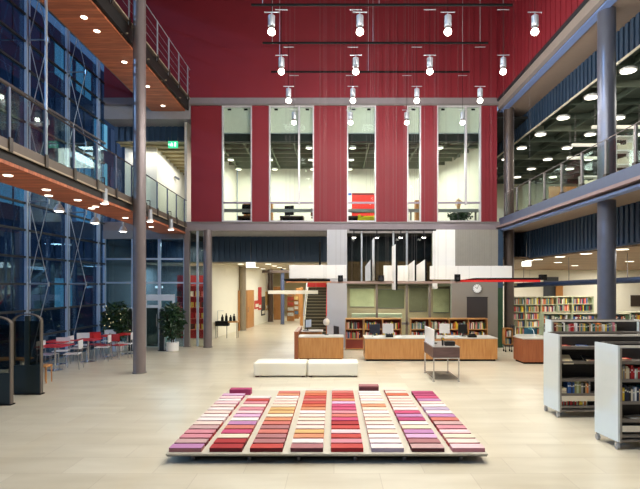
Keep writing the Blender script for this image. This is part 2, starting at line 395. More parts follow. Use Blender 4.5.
leafy(t, 60, 0, .26, .12, .14, .1, mat('orange_petal',(210,150,80),.6,vary=.3), 9)

# ------------------------------------------------------------------ LEFT: passage on the upper level beyond the walkway
struct(MB().box(XW, XL-.02, YF, YF+.3, 9.1, 9.65, GREYCON).box(XW, XL-.02, YF+.3, 21.6, 9.1, 9.2, GREYCON).build('trim_3'))
m = MB().box(XW, XL, 21.0, 21.1, 8.5, 9.12, NAVY); corr_band(m, XW, XL, 21.0, 8.5, 9.12, 'X', -1); struct(m.build('wall_upper_left_band'))
struct(MB().prism([(XW,22),(-7.8,22),(-8.3,28.5),(-5.8,28.5),(-5.8,28.7),(XW,28.7)], 4.98, 8.5, CREAM, 'XY').build('wall_upper_left'))
m = MB().box(XW, -5.8, 21.1, 28.6, 8.5, 8.6, mat('pale_ceiling_sheet',(176,166,132),.8))
for k in range(9): m.box(XW, -5.8, 21.5+k*.7, 21.6+k*.7, 8.42, 8.5, mat('ceiling_grid',(150,136,96),.7))
struct(m.build('ceiling_5'))
light('AREA', (-7.0, 24.2, 8.35), 110, NEUT, 1.4, 4, name='passage_ceiling_light'); light('AREA', (-8.2, 21.55, 8.35), 22, NEUT, 1.4, .5, name='passage_ceiling_light')
struct(MB().box(XW, XL, YF+.3, 28.7, 4.7, 4.98, GREYCON).build('floor_upper_left'))
t = thing('exit_sign', 'green lit exit sign hanging over the upper left passage', 'sign', (PX(173.5,20.9), 20.85, PZ(145,20.9)))
MB().box(-.2,.2,-.03,.03,-.14,.14,GREENSIGN).build('sign_box', t)
sg = MB(); WS = mat('white_pictogram',(240,255,248),.5,emit=1.5,vary=0)
sg.cyl((-.05,-.034,.06),(-.05,-.037,.06),.02,WS).prism([(-.09,.03),(-.02,.04),(.01,-.01),(-.02,-.08),(-.05,-.08),(-.03,-.02),(-.06,-.02),(-.09,-.07),(-.12,-.06)],-.037,-.033,WS).box(.06,.13,-.037,-.033,-.08,.08,WS).prism([(-.21,0),(-.15,.045),(-.15,-.045)],-.037,-.033,WS)
sg.build('running_figure_symbol', t); MB().cyl((-.2,0,.11),(-.2,0,.3),.006,STEEL).cyl((.2,0,.11),(.2,0,.3),.006,STEEL).build('hanger', t)
t = thing('wall_sign', 'small dark name plate on the cream upper left passage wall', 'sign', (-7.94, 25.3, 7.86), math.radians(85))
MB().box(-.28,.28,-.02,.02,-.05,.05,mat('dark_plate',(70,76,86),.5)).build('plate', t)

# ------------------------------------------------------------------ LEFT glazed wall with wind trusses
POSTB = mat('light_blue_grey_post', (190, 206, 226), .35, .35)
TRANS = mat('dark_transom', (58, 62, 66), .45, .4)
cw = MB().box(XW-.01, XW, -8, 20, 0, TOP, DGLASS).build('window_left'); struct(cw)
posts = [19.35 - 2.25*k for k in range(11)]
for y in posts:
    MB().box(XW+.02, XW+.1, y-.035, y+.035, 0, TOP, POSTB).box(XW+.02, XW+.05, y+.2, y+.23, 0, TOP, POSTB).build('mullion', cw)
z = .1; zs = []
while z < TOP: zs.append(z); z += .8
for z in zs:
    thick = abs(z - 8.1) < .1
    MB().box(XW, XW + (.1 if thick else .07), -8, 19.95, z-.03, z+.03, STEEL if thick else TRANS).build('transom', cw)
ROD = mat('thin_steel_rod', (170,180,192), .3, .6)
nodes = [.1, 2.5, 4.95, 7.3, 9.75, 12.2, TOP]
for y in posts[1:5]:
    tr = MB(); ox = XW + .72
    for i in range(1, 6):
        z = nodes[i]
        tr.cyl((XW+.14,y,z),(ox,y,z),.022,ROD,n=8); tr.cyl((ox,y,z-.07),(ox,y,z+.07),.03,ROD,n=8)
    for i in range(6):
        z0, z1 = nodes[i], nodes[i+1]; a = XW + .14
        xo0 = ox if i > 0 else a; xo1 = ox if i < 5 else a
        tr.cyl((a,y,z0),(xo1,y,z1),.011,ROD,n=6); tr.cyl((xo0,y,z0),(a,y,z1),.011,ROD,n=6)
    tr.build('wind_truss', cw)
# frontal glazed wall at the far left
yw = 20.0
gw = MB().box(XW, -5.98, yw, yw+.01, 0, 4.63, DGLASS).build('window_lobby'); struct(gw)
for px in (104.5, 133, 159.5, 185):
    MB().box(PX(px,yw)-.05, PX(px,yw)+.05, yw-.06, yw+.1, 0, 4.63, POSTB).build('mullion', gw)
for z in (2.55, 3.5): MB().box(XW, -5.98, yw-.04, yw+.06, z-.035, z+.035, POSTB).build('transom', gw)
struct(MB().box(XW, -5.98, yw-.1, yw+.3, 4.3, 4.63, mat('grey_edge_beam',(128,130,138),.5)).build('trim_4'))
# glazed lobby: door 1
WFR = mat('white_door_frame', (206,214,222), .4)
t = struct(MB().box(PX(145,yw), PX(175,yw), yw-.08, yw-.01, 1.84, 2.08, WFR).box(PX(145,yw), PX(147,yw), yw-.08, yw-.01, 0, 1.84, WFR).box(PX(159,yw), PX(161.5,yw), yw-.08, yw-.01, 0, 1.84, WFR).box(PX(173,yw), PX(175,yw), yw-.08, yw-.01, 0, 1.84, WFR).build('door_1'))
MB().box(PX(147,yw), PX(159,yw), yw-.06, yw-.04, 0.02, 1.6, TGLASS).box(PX(147,yw), PX(159,yw), yw-.07, yw-.03, 1.55, 1.66, WFR).build('door_leaf', t)
MB().box(PX(161.5,yw), PX(173,yw), yw-.06, yw-.04, 0.02, 1.84, GLASS).build('side_light', t)
MB().cyl((PX(157.5,yw), yw-.1, .8),(PX(157.5,yw), yw-.1, 1.3),.015,CHROME).build('door_handle', t)
# second glazed wall between post and round column
g2 = MB().box(-5.76, -5.1, yw+.1, yw+.11, 0, 4.63, GLASS).build('window_lobby_side'); struct(g2)
MB().box(PX(197,yw)-.04, PX(197,yw)+.04, yw+.05, yw+.15, 0, 4.63, POSTB).box(PX(203.5,yw)-.02, PX(203.5,yw)+.02, yw+.05, yw+.15, 0, 4.63, POSTB).build('mullion', g2)
MB().box(-5.76,-5.1,yw+.07,yw+.14,2.5,2.56,POSTB).build('transom', g2)
# lobby interior behind
struct(MB().box(XW, -5.9, 26.5, 26.7, 0, 4.63, mat('slate_lobby_wall',(104,116,122),.8)).build('wall_lobby'))
struct(MB().box(XW, XW+.1, 20.1, 26.5, 0, 4.63, mat('slate_lobby_wall',(104,116,122),.8)).build('wall_lobby_left'))
struct(MB().box(XW+.12, -5.9, 20.12, 26.5, 4.4, 4.6, mat('dark_lobby_ceiling',(30,36,44),.8)).build('ceiling_6'))
t = thing('lobby_shelf', 'red display shelf with small boxes behind the narrow lobby glass', 'shelf', (-6.9,22.8,0))
MB().box(-.35,1.2,.3,.36,0,2.9,mat('rose_red_display',(196,56,60),.6)).build('back_panel', t)
for k in range(5): MB().box(-.35,1.2,0,.3,.4+k*.5,.43+k*.5,mat('pale_pink_shelf',(212,110,100),.6)).build('shelf_board', t)
k = 0
for z in range(4):
    for x in range(5):
        c = R.choice([(220,180,90),(230,220,200),(180,30,40),(90,60,50),(240,120,110)])
        b = MB().box(-.09,.09,-.06,.06,0,.24,mat('display_box_%d%d%d'%c,c,.6)).build('display_box', None, (-7.1+x*.28, 22.95, .43+z*.5))
        tag(b, 'small box, %s from left, %s board up on the red lobby shelf' % (ORD[x], ORD[z]), 'box', 'boxes on the red lobby shelf')
light('AREA', (-6.6, 21.4, 4.2), 40, WARM, .8, .8, name='lobby_lamp')
light('AREA', (-7.6, 24.4, 3.35), 160, NEUT, 2.2, 1.5, name='lobby_lamp')
t = thing('lobby_lamp', 'small lit white lamp hanging in the glazed lobby over the door', 'lamp', (PX(159,22), 22, PZ(287,22)))
MB().box(-.14,.14,-.1,.1,-.05,.05,LITSIGN).build('lamp_body', t); MB().cyl((0,0,.05),(0,0,2.0),.008,STEEL,n=6).build('cord', t)

# ------------------------------------------------------------------ outdoors beyond the glass
t = thing('neighbouring_building', 'dark dusk office block across the yard behind the glazed wall', 'building', (-19,0,0))
EXW = mat('dusk_facade_stone', (60,76,98), .8, vary=.3, scale=.6); EXG = mat('dusk_window_glass', (44,66,98), .15, .2, vary=.5, scale=.5)
MB().box(-8, 0, 19, 66, -.05, 20, EXW).build('wall', t)
for r_ in range(6):
    for k in range(16):
        y0 = 20 + k*2.8; c = R.random()
        m_ = EXG if c < .76 else mat('lit_cyan_office_window',(110,180,200),.5,emit=.5,vary=.3)
        MB().box(0, .05, y0, y0+2.2, .8+r_*3.2, 2.9+r_*3.2, m_).box(0,.09,y0+1.05,y0+1.15,.8+r_*3.2,2.9+r_*3.2,TRANS).build('window', t)

# ------------------------------------------------------------------ walkways
WEB = mat('black_girder_web', (24,22,21), .6); BRONZE = mat('bronze_grey_girder', (96, 84, 74), .45, .2); BEIGE = mat('pale_flange_edge', (176, 160, 136), .5)
def walkway(zs, zt, xin, xo0, xo1, y0, y1, label, hang, posts_z, post_h, inset=.03):
    t = thing('walkway', label, 'walkway', (xin, y1, zs)); o = lambda x: x - xin
    MB().prism([(o(xin-inset), y0-y1), (o(xin-inset), 0), (o(xo1), 0), (o(xo0), y0-y1)], 0, .06, SOFFW, 'XY').build('wooden_soffit', t)
    MB().prism([(o(xin-.1), y0-y1), (o(xin-.1), 0), (o(xo1)+.02, 0), (o(xo0)+.02, y0-y1)], .08, zt-zs-.1, DSTEEL, 'XY').build('deck', t)
    MB().box(-.12, -.06, y0-y1, 0, .03, zt-zs-.1, WEB).box(-.1, .0, y0-y1, 0, zt-zs-(.06 if inset > .1 else .17), zt-zs-.02, BRONZE).box(-.03, .004, y0-y1, 0, zt-zs-(.03 if inset > .1 else .19), zt-zs-(.0 if inset > .1 else .16), BEIGE).box(-.1, .0, y0-y1, 0, zt-zs-.02, zt-zs, BRONZE).build('edge_girder', t)
    ex = MB(); ex.cyl((o(xo0)-.02, y0-y1, .03), (o(xo1)-.02, 0, .03), .03, STEEL, n=8); ex.build('outer_edge_tube', t)
    return t
low = walkway(4.50, 4.92, -5.86, -6.9, -6.9, 3.5, 19.9, 'lower walkway with orange wooden underside along the left glazing', None, 0, 0)
low.rotation_euler = (0,0,.036)
upw = walkway(9.38, 9.9, -5.72, -7.02, -7.25, 3.5, 19.9, 'upper walkway with orange wooden underside, one floor above', None, 0, 0, .2)
for wk, zt, zs, ph, y_off in ((low, 4.92, 4.5, .9, .0), (upw, 9.9, 9.38, 1.15, .0)):
    n = 0; y = 19.6
    while y > 4:
        p = MB().bev(-.035,.0, y-19.9-.03, y-19.9+.03, zt-zs-.15, zt-zs+ph, BSTEEL if wk is low else ALU, .006, 1)
        p.build('railing_post', wk)
        MB().box(-.0,.025,y-19.9-.05,y-19.9+.05,zt-zs-.2,zt-zs+.04,DSTEEL).build('bracket', wk)
        y -= 1.12
    if wk is low:
        MB().cyl((-.02, -16.3, zt-zs+ph), (-.02, 0, zt-zs+ph), .018, DSTEEL, n=8).build('handrail', wk)
        MB().box(-.03,-.02,-16.3,0,zt-zs+.02,zt-zs+ph-.03,GLASS).build('glass_balustrade', wk)
    else:
        MB().tube([(-.02,-16.3,zt-zs+ph-.02),(-.02,0,zt-zs+ph-.02)],.015,ALU).build('handrail', wk)
        for q in (.3,.55,.8): MB().cyl((-.02,-16.3,zt-zs+q),(-.02,0,zt-zs+q),.005,ALU,n=6).build('cable', wk)
    y = -1.5; k = 0
for wk, xm in ((low, -.5), (upw, -.75)):
    for (lx, ly) in ([(-6.45,11.2),(-6.45,12.9),(-6.45,13.6),(-6.5,15.5),(-6.5,17.4),(-6.6,19.3)] if wk is upw else [(-6.0,9.2),(-6.1,10.6),(-6.45,11.3),(-6.1,11.9),(-6.15,12.9),(-6.4,13.2),(-6.3,15.1),(-6.4,17.5)]):
        ph = wk.rotation_euler.z; dx = lx - wk.location.x; dy = ly - 19.9
        MB().lathe([(.075,-.012),(.085,0)], DISC, 14).build('recessed_lamp', wk, (dx*math.cos(ph)+dy*math.sin(ph), -dx*math.sin(ph)+dy*math.cos(ph), -.001))
    if wk is upw:
        for k in range(4):
            r_ = MB().cyl((-.2, -1.2-k*1.6, .085), (-.01, -1.2-k*1.6, .09), .02, BEIGE).build('outrigger', wk)
hg = MB().cyl((-6.42,11.15,4.95),(-6.42,11.15,9.37),.028,ALU).build('hanger_rod'); tag(hg, 'slender vertical steel rod between the two left walkways', 'rod')

# small tube lamps hanging under the lower walkway
t0 = None
spots_l = [(59,210.5,262), (95,222.5,0), (123,231,0), (104.5,203,1), (150,221,1), (171,229.5,1)]
for i, (px, py, _) in enumerate(spots_l):
    inner = i >= 3
    xx = -5.62 if inner else -6.85
    D = abs(xx) * F / (CX - px); zb = PZ(py, D)
    names = ['white cone lamp under the outer edge of the lower walkway, nearest', 'white cone lamp under the outer edge of the lower walkway, middle', 'white cone lamp under the outer edge of the lower walkway, farthest',
             'tube lamp on the inner side of the lower walkway, left of the round column', 'tube lamp on the inner side of the lower walkway, just right of the round column', 'tube lamp on the inner side of the lower walkway, nearest the red facade']
    t = thing('walkway_lamp', names[i], 'lamp', (xx, D, zb), 0, 'lamps of the lower walkway')
    if inner:
        MB().lathe([(.06,.04),(.07,.05),(.07,.34),(.05,.36)], ALU, 14).build('lamp_body', t, smooth=True)
        MB().lathe([(.1,-.02),(.11,0),(.07,.06)], WHITE, 14).build('reflector', t, smooth=True); MB().lathe([(.06,-.03),(.09,-.02)], BULB, 12).build('bulb', t)
        MB().cyl((0,0,.36),(0,0,.62),.012,BLACK).cyl((0,0,.62),(-.1,0,.62),.012,BLACK).build('bracket_arm', t)
    else:
        MB().lathe([(.14,-.02),(.13,.02),(.06,.14),(.03,.16),(.03,.4)], WHITE, 16).build('shade', t, smooth=True)
        MB().lathe([(.09,-.03),(.1,-.02)], BULB, 12).build('bulb', t); MB().cyl((0,0,.4),(0,0,max(.42, 4.52-zb)),.012,ALU).build('stem', t)

# ------------------------------------------------------------------ columns
def column(x, y, r, z1, label, m=COLM, z0=0):
    t = thing('column', label, 'column', (x,y,z0))
    MB().cyl((0,0,0),(0,0,z1-z0),r,m,n=40).build('shaft', t, smooth=True)
    MB().lathe([(r+.02,0),(r+.02,.03),(r,.035)], STEEL, 32).build('foot_ring', t)
    return t
column(PX(139.5,14.05), 14.05, .172, TOP, 'tall round metallic column standing free before the left walkways')
column(PX(210.3,20.15), 19.75, .165, 4.63, 'round column under the facade left of the white passage')
column(PX(242.5,27), 27, .19, 3.5, 'round column standing inside the passage before the wooden doors', mat('taupe_column',(150,138,118),.4,.3))
column(6.98, 12.8, .215, TOP, 'big round column carrying the right galleries, nearest', mat('blue_grey_column',(104,108,122),.33,.5))
column(7.0, 20.0, .19, 9.5, 'round brown column at the back of the right galleries', mat('brown_column',(92,80,74),.4,.4))
t = thing('post', 'square grey steel post at the end of the lobby glass', 'post', (PX(187.7,yw), yw-.05, 0))
MB().bev(-.1,.1,-.1,.1,0,4.63,COLM,.01).build('shaft', t); MB().box(-.13,.13,-.13,.13,0,.02,STEEL).build('base_plate', t)

# ------------------------------------------------------------------ RIGHT side: red wall and galleries
m = MB().box(6.5, 6.9, -8, YF, 9.88, TOP, RED); ribbed(-8, YF, 6.5, 9.88, TOP, REDRIB, .33, axis='Y', mb=m); struct(m.build('wall_right'))
m = MB().box(6.5,6.62,-8,YF,9.78,9.88,mat('dark_gap',(30,34,40),.6)).box(6.56,6.74,-8,YF,9.5,9.78,mat('taupe_fascia',(140,130,124),.5)).box(6.72,6.95,-8,YF+.3,9.46,9.5,BLUEST).box(6.7,8.0,-8,23,9.5,9.6,BROWNSOF)
struct(m.build('trim_5'))
m = MB().box(7.9,8.0,-8,25.4,8.66,9.5,NAVY); corr_band(m,-4,25.4,7.9,8.66,9.5,'Y',-1); m.box(7.86,7.9,-8,25.4,8.6,8.66,mat('pale_edge_strip',(220,214,190),.5)); struct(m.build('wall_right_upper_band'))
m = MB().box(7.9,8.0,-8,25.4,3.55,4.63,NAVY); corr_band(m,-4,22.5,7.9,3.6,4.63,'Y',-1); struct(m.build('wall_right_lower_band'))
m = MB().box(8.0,26,-8,32,8.9,9.0,DARKCEIL)
struct(m.build('ceiling_7'))
m = MB()
for k in range(20): m.box(8.02,25.9,2+k*1.5,2.06+k*1.5,8.62,8.84,CEILBEAM if k%3==0 else DARKCEIL)
for k in range(9): m.box(8.4+k*1.1,8.46+k*1.1,0,30,8.66,8.86,DARKCEIL)
struct(m.build('ceiling_8'))
# gallery slab edge
m = MB().box(6.6,6.66,-8,YF,4.8,5.12,BSTEEL).box(6.46,6.66,-8,YF,4.72,4.8,mat('pinkish_taupe_flange',(140,120,122),.5)).box(6.56,6.78,-8,YF+.3,4.6,4.66,BLUEST).box(6.7,26,-8,31,4.63,4.72,BROWNSOF)
m.box(6.66,26,-8,31,4.72,4.98,GREYCON)
struct(m.build('floor_right_gallery'))
gal = thing('glass_balustrade', 'glass balustrade with steel posts along the right gallery edge', 'railing', (6.7, YF, 4.98))
y = YF - .5; k = 0
while y > 5:
    MB().bev(-.03,.03,y-YF-.04,y-YF+.04,.0,1.05,STEEL,.005,1).build('post', gal)
    MB().box(-.045,.045,y-YF-.07,y-YF+.07,-.0,.22,DSTEEL).build('post_shoe', gal)
    MB().box(-.008,.008,y-YF-1.17,y-YF-.04,.08,.98,GLASS).build('glass_pane', gal)
    y -= 1.2
MB().cyl((0,-15,1.08),(0,-.4,1.08),.012,STEEL).build('handrail', gal)
# upper gallery interior
struct(MB().box(8.0,26,31,31.2,4.98,9,mat('pale_green_cream_wall',(206,206,178),.8)).build('wall_gallery_back'))
gl = downlight_proto('gallery_downlight', .2, '', 'ceiling light', 'round lights in the right gallery ceiling')
first = True
for i, x in enumerate((8.3, 10.3, 12.3, 14.3)):
    for j in range(9):
        y = 12.1 + 2*j
        if i and (CX + x*F/y > 670): continue
        lab = 'round ceiling light in the right gallery, %s row from the railing, %s from the camera' % (ORD[i], ORD[j])
        if first: gl.location = (x,y,8.5); gl['label'] = lab; first = False
        else: dup(gl, (x,y,8.5), None, lab)
for y in (14, 20, 26): light('AREA', (11.5,y,8.4), 170, (1,.95,.8), 3, 4, name='gallery_ceiling_light')
t = thing('gallery_partition', 'orange wood partition panels standing on the right gallery', 'partition', (0,24.5,4.98))
for a, b, h in ((544,549,1.5),(549,577,2.3)):
    MB().box(PX(a,24.5),PX(b,24.5)-.03,0,.08,0,h,OAK).build('panel', t)
t = thing('gallery_screen', 'low coral red screen before the wood partition on the gallery', 'screen', (0,23.5,4.98))
MB().bev(PX(535,23.5),PX(556,23.5),0,.06,0.05,1.0,mat('coral_fabric',(196,92,66),.8),.02).build('panel', t)
for a in (537,554): MB().box(PX(a,23.5)-.03,PX(a,23.5)+.03,-.15,.2,0,.05,BLACK).build('foot', t)
def gallery_rack(px0, px1, D, h, label, rows):
    t = thing('gallery_shelf', label, 'shelf', (PX(px0,D), D, 4.98)); w_ = (px1-px0)*D/F
    for x in (0, w_-.03): MB().box(x,x+.03,0,.4,0,h,WHITE).build('side_panel', t)
    for k in range(rows):
        MB().box(.03,w_-.03,0,.4,.15+k*(h-.2)/(rows-1)-.02,.15+k*(h-.2)/(rows-1)+.02,WHITE).build('shelf_board', t)
    return t
gallery_rack(583, 599, 21, 2.1, 'white open shelf left of the big column on the gallery', 6)
gallery_rack(616, 634, 17, 2.6, 'white open shelf right of the big column on the gallery', 6)
bc = 0
for (D, px0, h, nrow, nb, nm) in ((21,584,2.1,6,9,'left'),(17,617,2.6,6,9,'right')):
    for k in range(nrow-1):
        zb = 4.98 + .15 + k*(h-.2)/(nrow-1) + .02
        for q in range(nb):
            hh = R.uniform(.16,.26); x = PX(px0,D)+.06+q*.062
            b = MB().box(0,.05,.05,.25,0,hh,mat('pale_binder',(226,220,196),.7)).build('binder', None, (x, D, zb))
            tag(b, 'pale binder, %s from left, %s shelf up, rack %s of big column' % (ORD[q], ORD[k], nm), 'binder', 'binders on the gallery shelves')
# long white light panels on the gallery
for i,(px,py,w_) in enumerate(((595,127,9),(575,145,10),(570,158,14))):
    D = 17+i; t = thing('linear_lamp', 'long white strip lamp on the right gallery, %s from the top' % ORD[i], 'lamp', (PX(px,D), D, PZ(py,D)), 0, 'strip lamps of the right gallery')
    MB().bev(-.1,1.6,-.06,.06,-.05,.05,mat('lit_strip',(236,232,214),.5,emit=.5,vary=0),.02).build('lamp_body', t)
    for s in (0,1.5): MB().cyl((s,0,.05),(s,0,8.6-PZ(py,D)),.008,STEEL,n=6).build('hanger', t)

# ------------------------------------------------------------------ RIGHT lower hall
RW = wood('brown_slatted_ceiling', (132,104,78), (156,126,96), 'X', .6, 2, planks=.2)
struct(MB().box(8.0,26,2,36,3.5,3.6,RW).build('ceiling_9'))
struct(MB().box(8.0,26,-8,2,3.5,3.6,RW).build('ceiling_10'))
struct(MB().box(7.0,26,35.8,36,0,3.5,CREAM).build('wall_right_hall_back'))
struct(MB().box(5.6,18,22.5,36,3.4,3.5,mat('pale_hall_ceiling',(150,128,98),.7)).build('ceiling_11') if False else MB().box(7.0,8.0,20.3,36,3.5,3.6,RW).build('ceiling_11'))
hl = downlight_proto('hall_downlight', .17, '', 'ceiling light', 'round lights in the right hall ceiling')
first = True
for i, (px,py) in enumerate(((529,258),(538,257.5),(560,254),(586,249),(622,243))):
    D = F*1.0/(CY-py) if False else None
    x = 8.25; D = x*F/(px-CX)
    lab = 'round recessed light close to the navy band of the right hall, %s from the left' % ORD[i]
    if first: hl.location = (x,D,3.49); hl['label'] = lab; first=False
    else: dup(hl, (x,D,3.49), None, lab)
for i,(x,y) in enumerate(((10.3,19.0),(10.3,23),(10.3,27),(13,22),(13,27))):
    dup(hl, (x,y,3.49), None, 'round recessed light deep in the right hall ceiling, %s away' % ORD[i])
for x, y in ((10.0,14.0),(10.5,20),(10.5,27),(15,24),(12,32.5),(19,33)): light('AREA', (x,y,3.4), 190, (1,.95,.84), 2.4, 3, name='hall_ceiling_light')
t = thing('exit_light_box', 'white lit sign box hanging in the right hall by the navy band', 'sign', (PX(526.5,19), 19, PZ(264,19)))
MB().box(-.17,.17,-.03,.03,-.09,.09,LITSIGN).build('sign_box', t); MB().cyl((0,0,.09),(0,0,.8),.008,STEEL,n=6).build('hanger', t)
# long service beam
t = thing('suspended_beam', 'dark blue horizontal beam hanging over the right library stacks', 'beam')
a = Vector((PX(514,21.5),21.5,PZ(285.5,21.5))); b = Vector((PX(645,15.5),15.5,PZ(279.5,15.5)))
MB().cyl(a,b,.1,mat('navy_beam',(44,58,84),.45),n=14).build('tube', t)
for q in (.1,.5,.9):
    p = a.lerp(b,q); MB().cyl(p,(p.x,p.y,3.5 if p.x>7 else 4.6),.012,STEEL,n=6).build('hanger', t)
# dark blue-grey door and orange panel at the hall back
struct(MB().box(PX(548,35),PX(563,35),35.7,35.78,0,3.0,mat('slate_door',(72,78,84),.6)).build('door_2'))
t = thing('wood_panel', 'orange wood door panel beyond the library stacks', 'panel', (0,35.5,0)); MB().box(PX(556,35.5),PX(563,35.5),0,.06,0,2.4,OAK).build('board', t)
t = thing('dark_board', 'dark board on the cream wall at the far right edge', 'board', (0,35.71,0)); MB().bev(PX(632,35.6),PX(650,35.6),0,.08,.9,1.7,mat('dark_brown_board',(62,52,44),.6),.01).build('board', t)

# ------------------------------------------------------------------ books: specs first, the 300 largest become individuals
BOOKS = []
BC = {'red':(176,34,34),'dark red':(120,28,30),'blue':(44,84,150),'navy':(28,38,66),'cream':(226,214,184),'white':(232,230,224),'black':(26,26,28),'green':(66,96,64),'olive':(132,132,84),'yellow':(222,196,56),'orange':(214,120,50),'tan':(190,150,104),'grey':(140,140,142),'pale green':(170,184,150),'pink':(214,130,140),'teal':(50,120,130)}
CN = list(BC)
def add_row(x0, x1, y, z, hmax, depth, where, seed, fill=1.0, tmin=.025, tmax=.045, cols=None, grp='books'):
    r = random.Random(seed); x = x0; k = 0
    while x < x0 + (x1-x0)*fill:
        wd = r.uniform(tmin, tmax); h = hmax*r.uniform(.72,1.0)
        if x + wd > x1: break
        c = cols[k] if cols and k < len(cols) else r.choice(CN)
        if r.random() > .06 or cols: BOOKS.append((x, wd, y, depth*r.uniform(.8,1), z, h, c, k, where, grp)); k += 1
        x += wd + .003
def flush_books():
    BOOKS.sort(key=lambda b: -(b[1]*b[5]/b[2]**2))
    cache = {}
    for b in BOOKS[:300]:
        x, wd, y, dp, z, h, c, k, where, grp = b
        cm = mat('book_cover_'+c.replace(' ','_'), BC[c], .55, vary=.1); pg = mat('book_pages', (226,218,196), .8)
        mb = MB().box(0,.003,0,dp,0,h,cm).box(wd-.003,wd,0,dp,0,h,cm).box(0.003,wd-.003,0,.006,0,h,cm).box(.003,wd-.003,.006,dp-.008,.004,h-.006,pg)
        mb.box(.003,wd-.003,-.0008,0,h*.62,h*.72,mat('spine_label',(226,222,206),.6))
        o = mb.build('book', None, (x,y,z))
        tag(o, '%s book, %s from left, %s' % (c, ordn(k), where), 'book', grp)
    rest = MB()
    for b in BOOKS[300:]:
        x, wd, y, dp, z, h, c, k, where, grp = b
        rest.box(x,x+wd,y,y+dp,z,z+h,mat('book_cover_'+c.replace(' ','_'), BC[c], .55, vary=.1))
    if BOOKS[300:]:
        o = rest.build('distant_books'); tag(o, 'mass of small distant books filling the rear library stacks', 'books'); o['kind'] = 'stuff'

# rear library stacks (right)
STK = mat('pale_green_shelf_metal', (176,186,150), .5)
def stack(x0, x1, D, h, rows, label, nb, seed, short, depth=.3, lowz=.12):
    t = thing('bookcase', label, 'bookcase', (x0, D, 0)); w_ = x1-x0
    for k in range(nb+1):
        MB().box(k*w_/nb-.02, k*w_/nb+.02, 0, depth, 0, h, STK).build('upright', t)
    MB().box(0,w_,depth-.02,depth,0,h,STK).build('back_panel', t)
    st = (h-lowz-.02)/rows
    for r_ in range(rows+1): MB().box(0,w_,0,depth,lowz+r_*st-.012,lowz+r_*st+.012,mat('cream_shelf_board',(206,200,170),.5)).build('shelf_board', t)
    for r_ in range(rows):
        for b_ in range(nb):
            add_row(x0+b_*w_/nb+.03, x0+(b_+1)*w_/nb-.03, D+.02, lowz+r_*st+.012, st*.84, depth*.7, '%s shelf up, bay %s, %s' % (ORD[r_], ORD[b_], short), seed+r_*17+b_, fill=R.uniform(.75,1))
    return t
stack(7.25, 9.2, 20.6, 1.98, 6, 'pale green tall bookcase beside the brown column, with its shelves full of books', 3, 100, 'pale green tall bookcase')
stack(9.25, 11.0, 21.2, 1.98, 6, 'second tall bookcase, standing to the right of the pale green one', 2, 200, 'second tall bookcase')
stack(7.2, 10.2, 17.2, 1.5, 4, 'lower bookcase in the middle rank, before the tall ones', 3, 300, 'middle low bookcase')
stack(10.0, 13.4, 18.0, 1.5, 4, 'lower bookcase at the far right, behind the big round column', 3, 400, 'right low bookcase')

# ------------------------------------------------------------------ CENTRE wall under the facade
yc = 19.6
struct(MB().box(PX(327,yc),PX(347,yc),yc,yc+1.6,0,4.63,mat('pier_grey_paint',(176,176,180),.65,vary=.03)).build('wall_white_pier'))
struct(MB().box(PX(433,yc),PX(455,yc),yc-.02,yc+.3,PZ(270,yc),4.63,WHITE).build('wall_white_panel'))
m = MB().box(PX(455,yc),PX(498,yc),yc,yc+.3,PZ(268,yc),4.63,mat('grey_ribbed_sheet',(150,146,138),.5)); ribbed(PX(455,yc),PX(498,yc),yc,PZ(268,yc),4.63,mat('grey_ribbed_sheet',(150,146,138),.5),.09,.02,mb=m); struct(m.build('wall_grey_ribbed'))
struct(MB().box(PX(452,yc),PX(498,yc),yc+.02,yc+.3,0,PZ(268,yc),TAUPE).build('wall_taupe'))
struct(MB().box(PX(498,yc),PX(503,yc),yc,24,0,2.35,mat('green_pillar_tile',(30,66,40),.5,vary=.5,scale=3)).box(PX(498,yc),PX(503,yc),yc,24,2.35,4.63,NAVY).build('wall_green_return'))
# dark upper glazing and olive lower glazing
g = MB().box(PX(347,yc),PX(433,yc),yc+.1,yc+.11,PZ(283,yc),4.63,TGLASS).build('window_info_upper'); struct(g)
for px in (361.7,393.5,407): MB().box(PX(px,yc)-.03,PX(px,yc)+.03,yc+.02,yc+.14,PZ(283,yc),4.6,ALU).build('mullion', g)
MB().box(PX(347,yc),PX(433,yc),yc-.05,yc+.15,PZ(284,yc),PZ(281.5,yc),mat('taupe_transom',(128,112,100),.5)).build('transom', g)
MB().box(PX(347,yc),PX(433,yc),yc+.02,yc+.14,4.5,4.63,STEEL).build('head_rail', g)
g = MB().box(PX(347,yc),PX(452,yc),yc+.1,yc+.11,0,PZ(284,yc),GLASS).build('window_info_lower'); struct(g)
for px in (377,407,430): MB().box(PX(px,yc)-.04,PX(px,yc)+.04,yc+.02,yc+.14,0,2.5,mat('taupe_mullion',(120,108,98),.5)).build('mullion', g)
MB().box(PX(347,yc),PX(452,yc),yc+.02,yc+.14,.9,1.0,STEEL).build('transom', g)
struct(MB().box(PX(347,22),PX(458,22),22.2,22.4,0,2.5,OLIVE).build('wall_olive'))
m = MB().box(PX(347,22),PX(458,22),22.2,22.4,2.5,3.5,mat('brown_upper_wall',(150,124,92),.7)); struct(m.build('wall_brown'))
struct(MB().box(PX(347,22)-.0,PX(500,22),yc+.35,22.2,2.42,2.52,mat('olive_soffit',(110,104,80),.7)).build('ceiling_12'))
light('AREA', (2.2,20.9,2.38), 75, (1,.95,.86), 3.6, .8, name='info_room_lamp')
light('AREA', (2.2,20.6,4.5), 130, WARM, 3, 1.2, name='info_room_lamp')
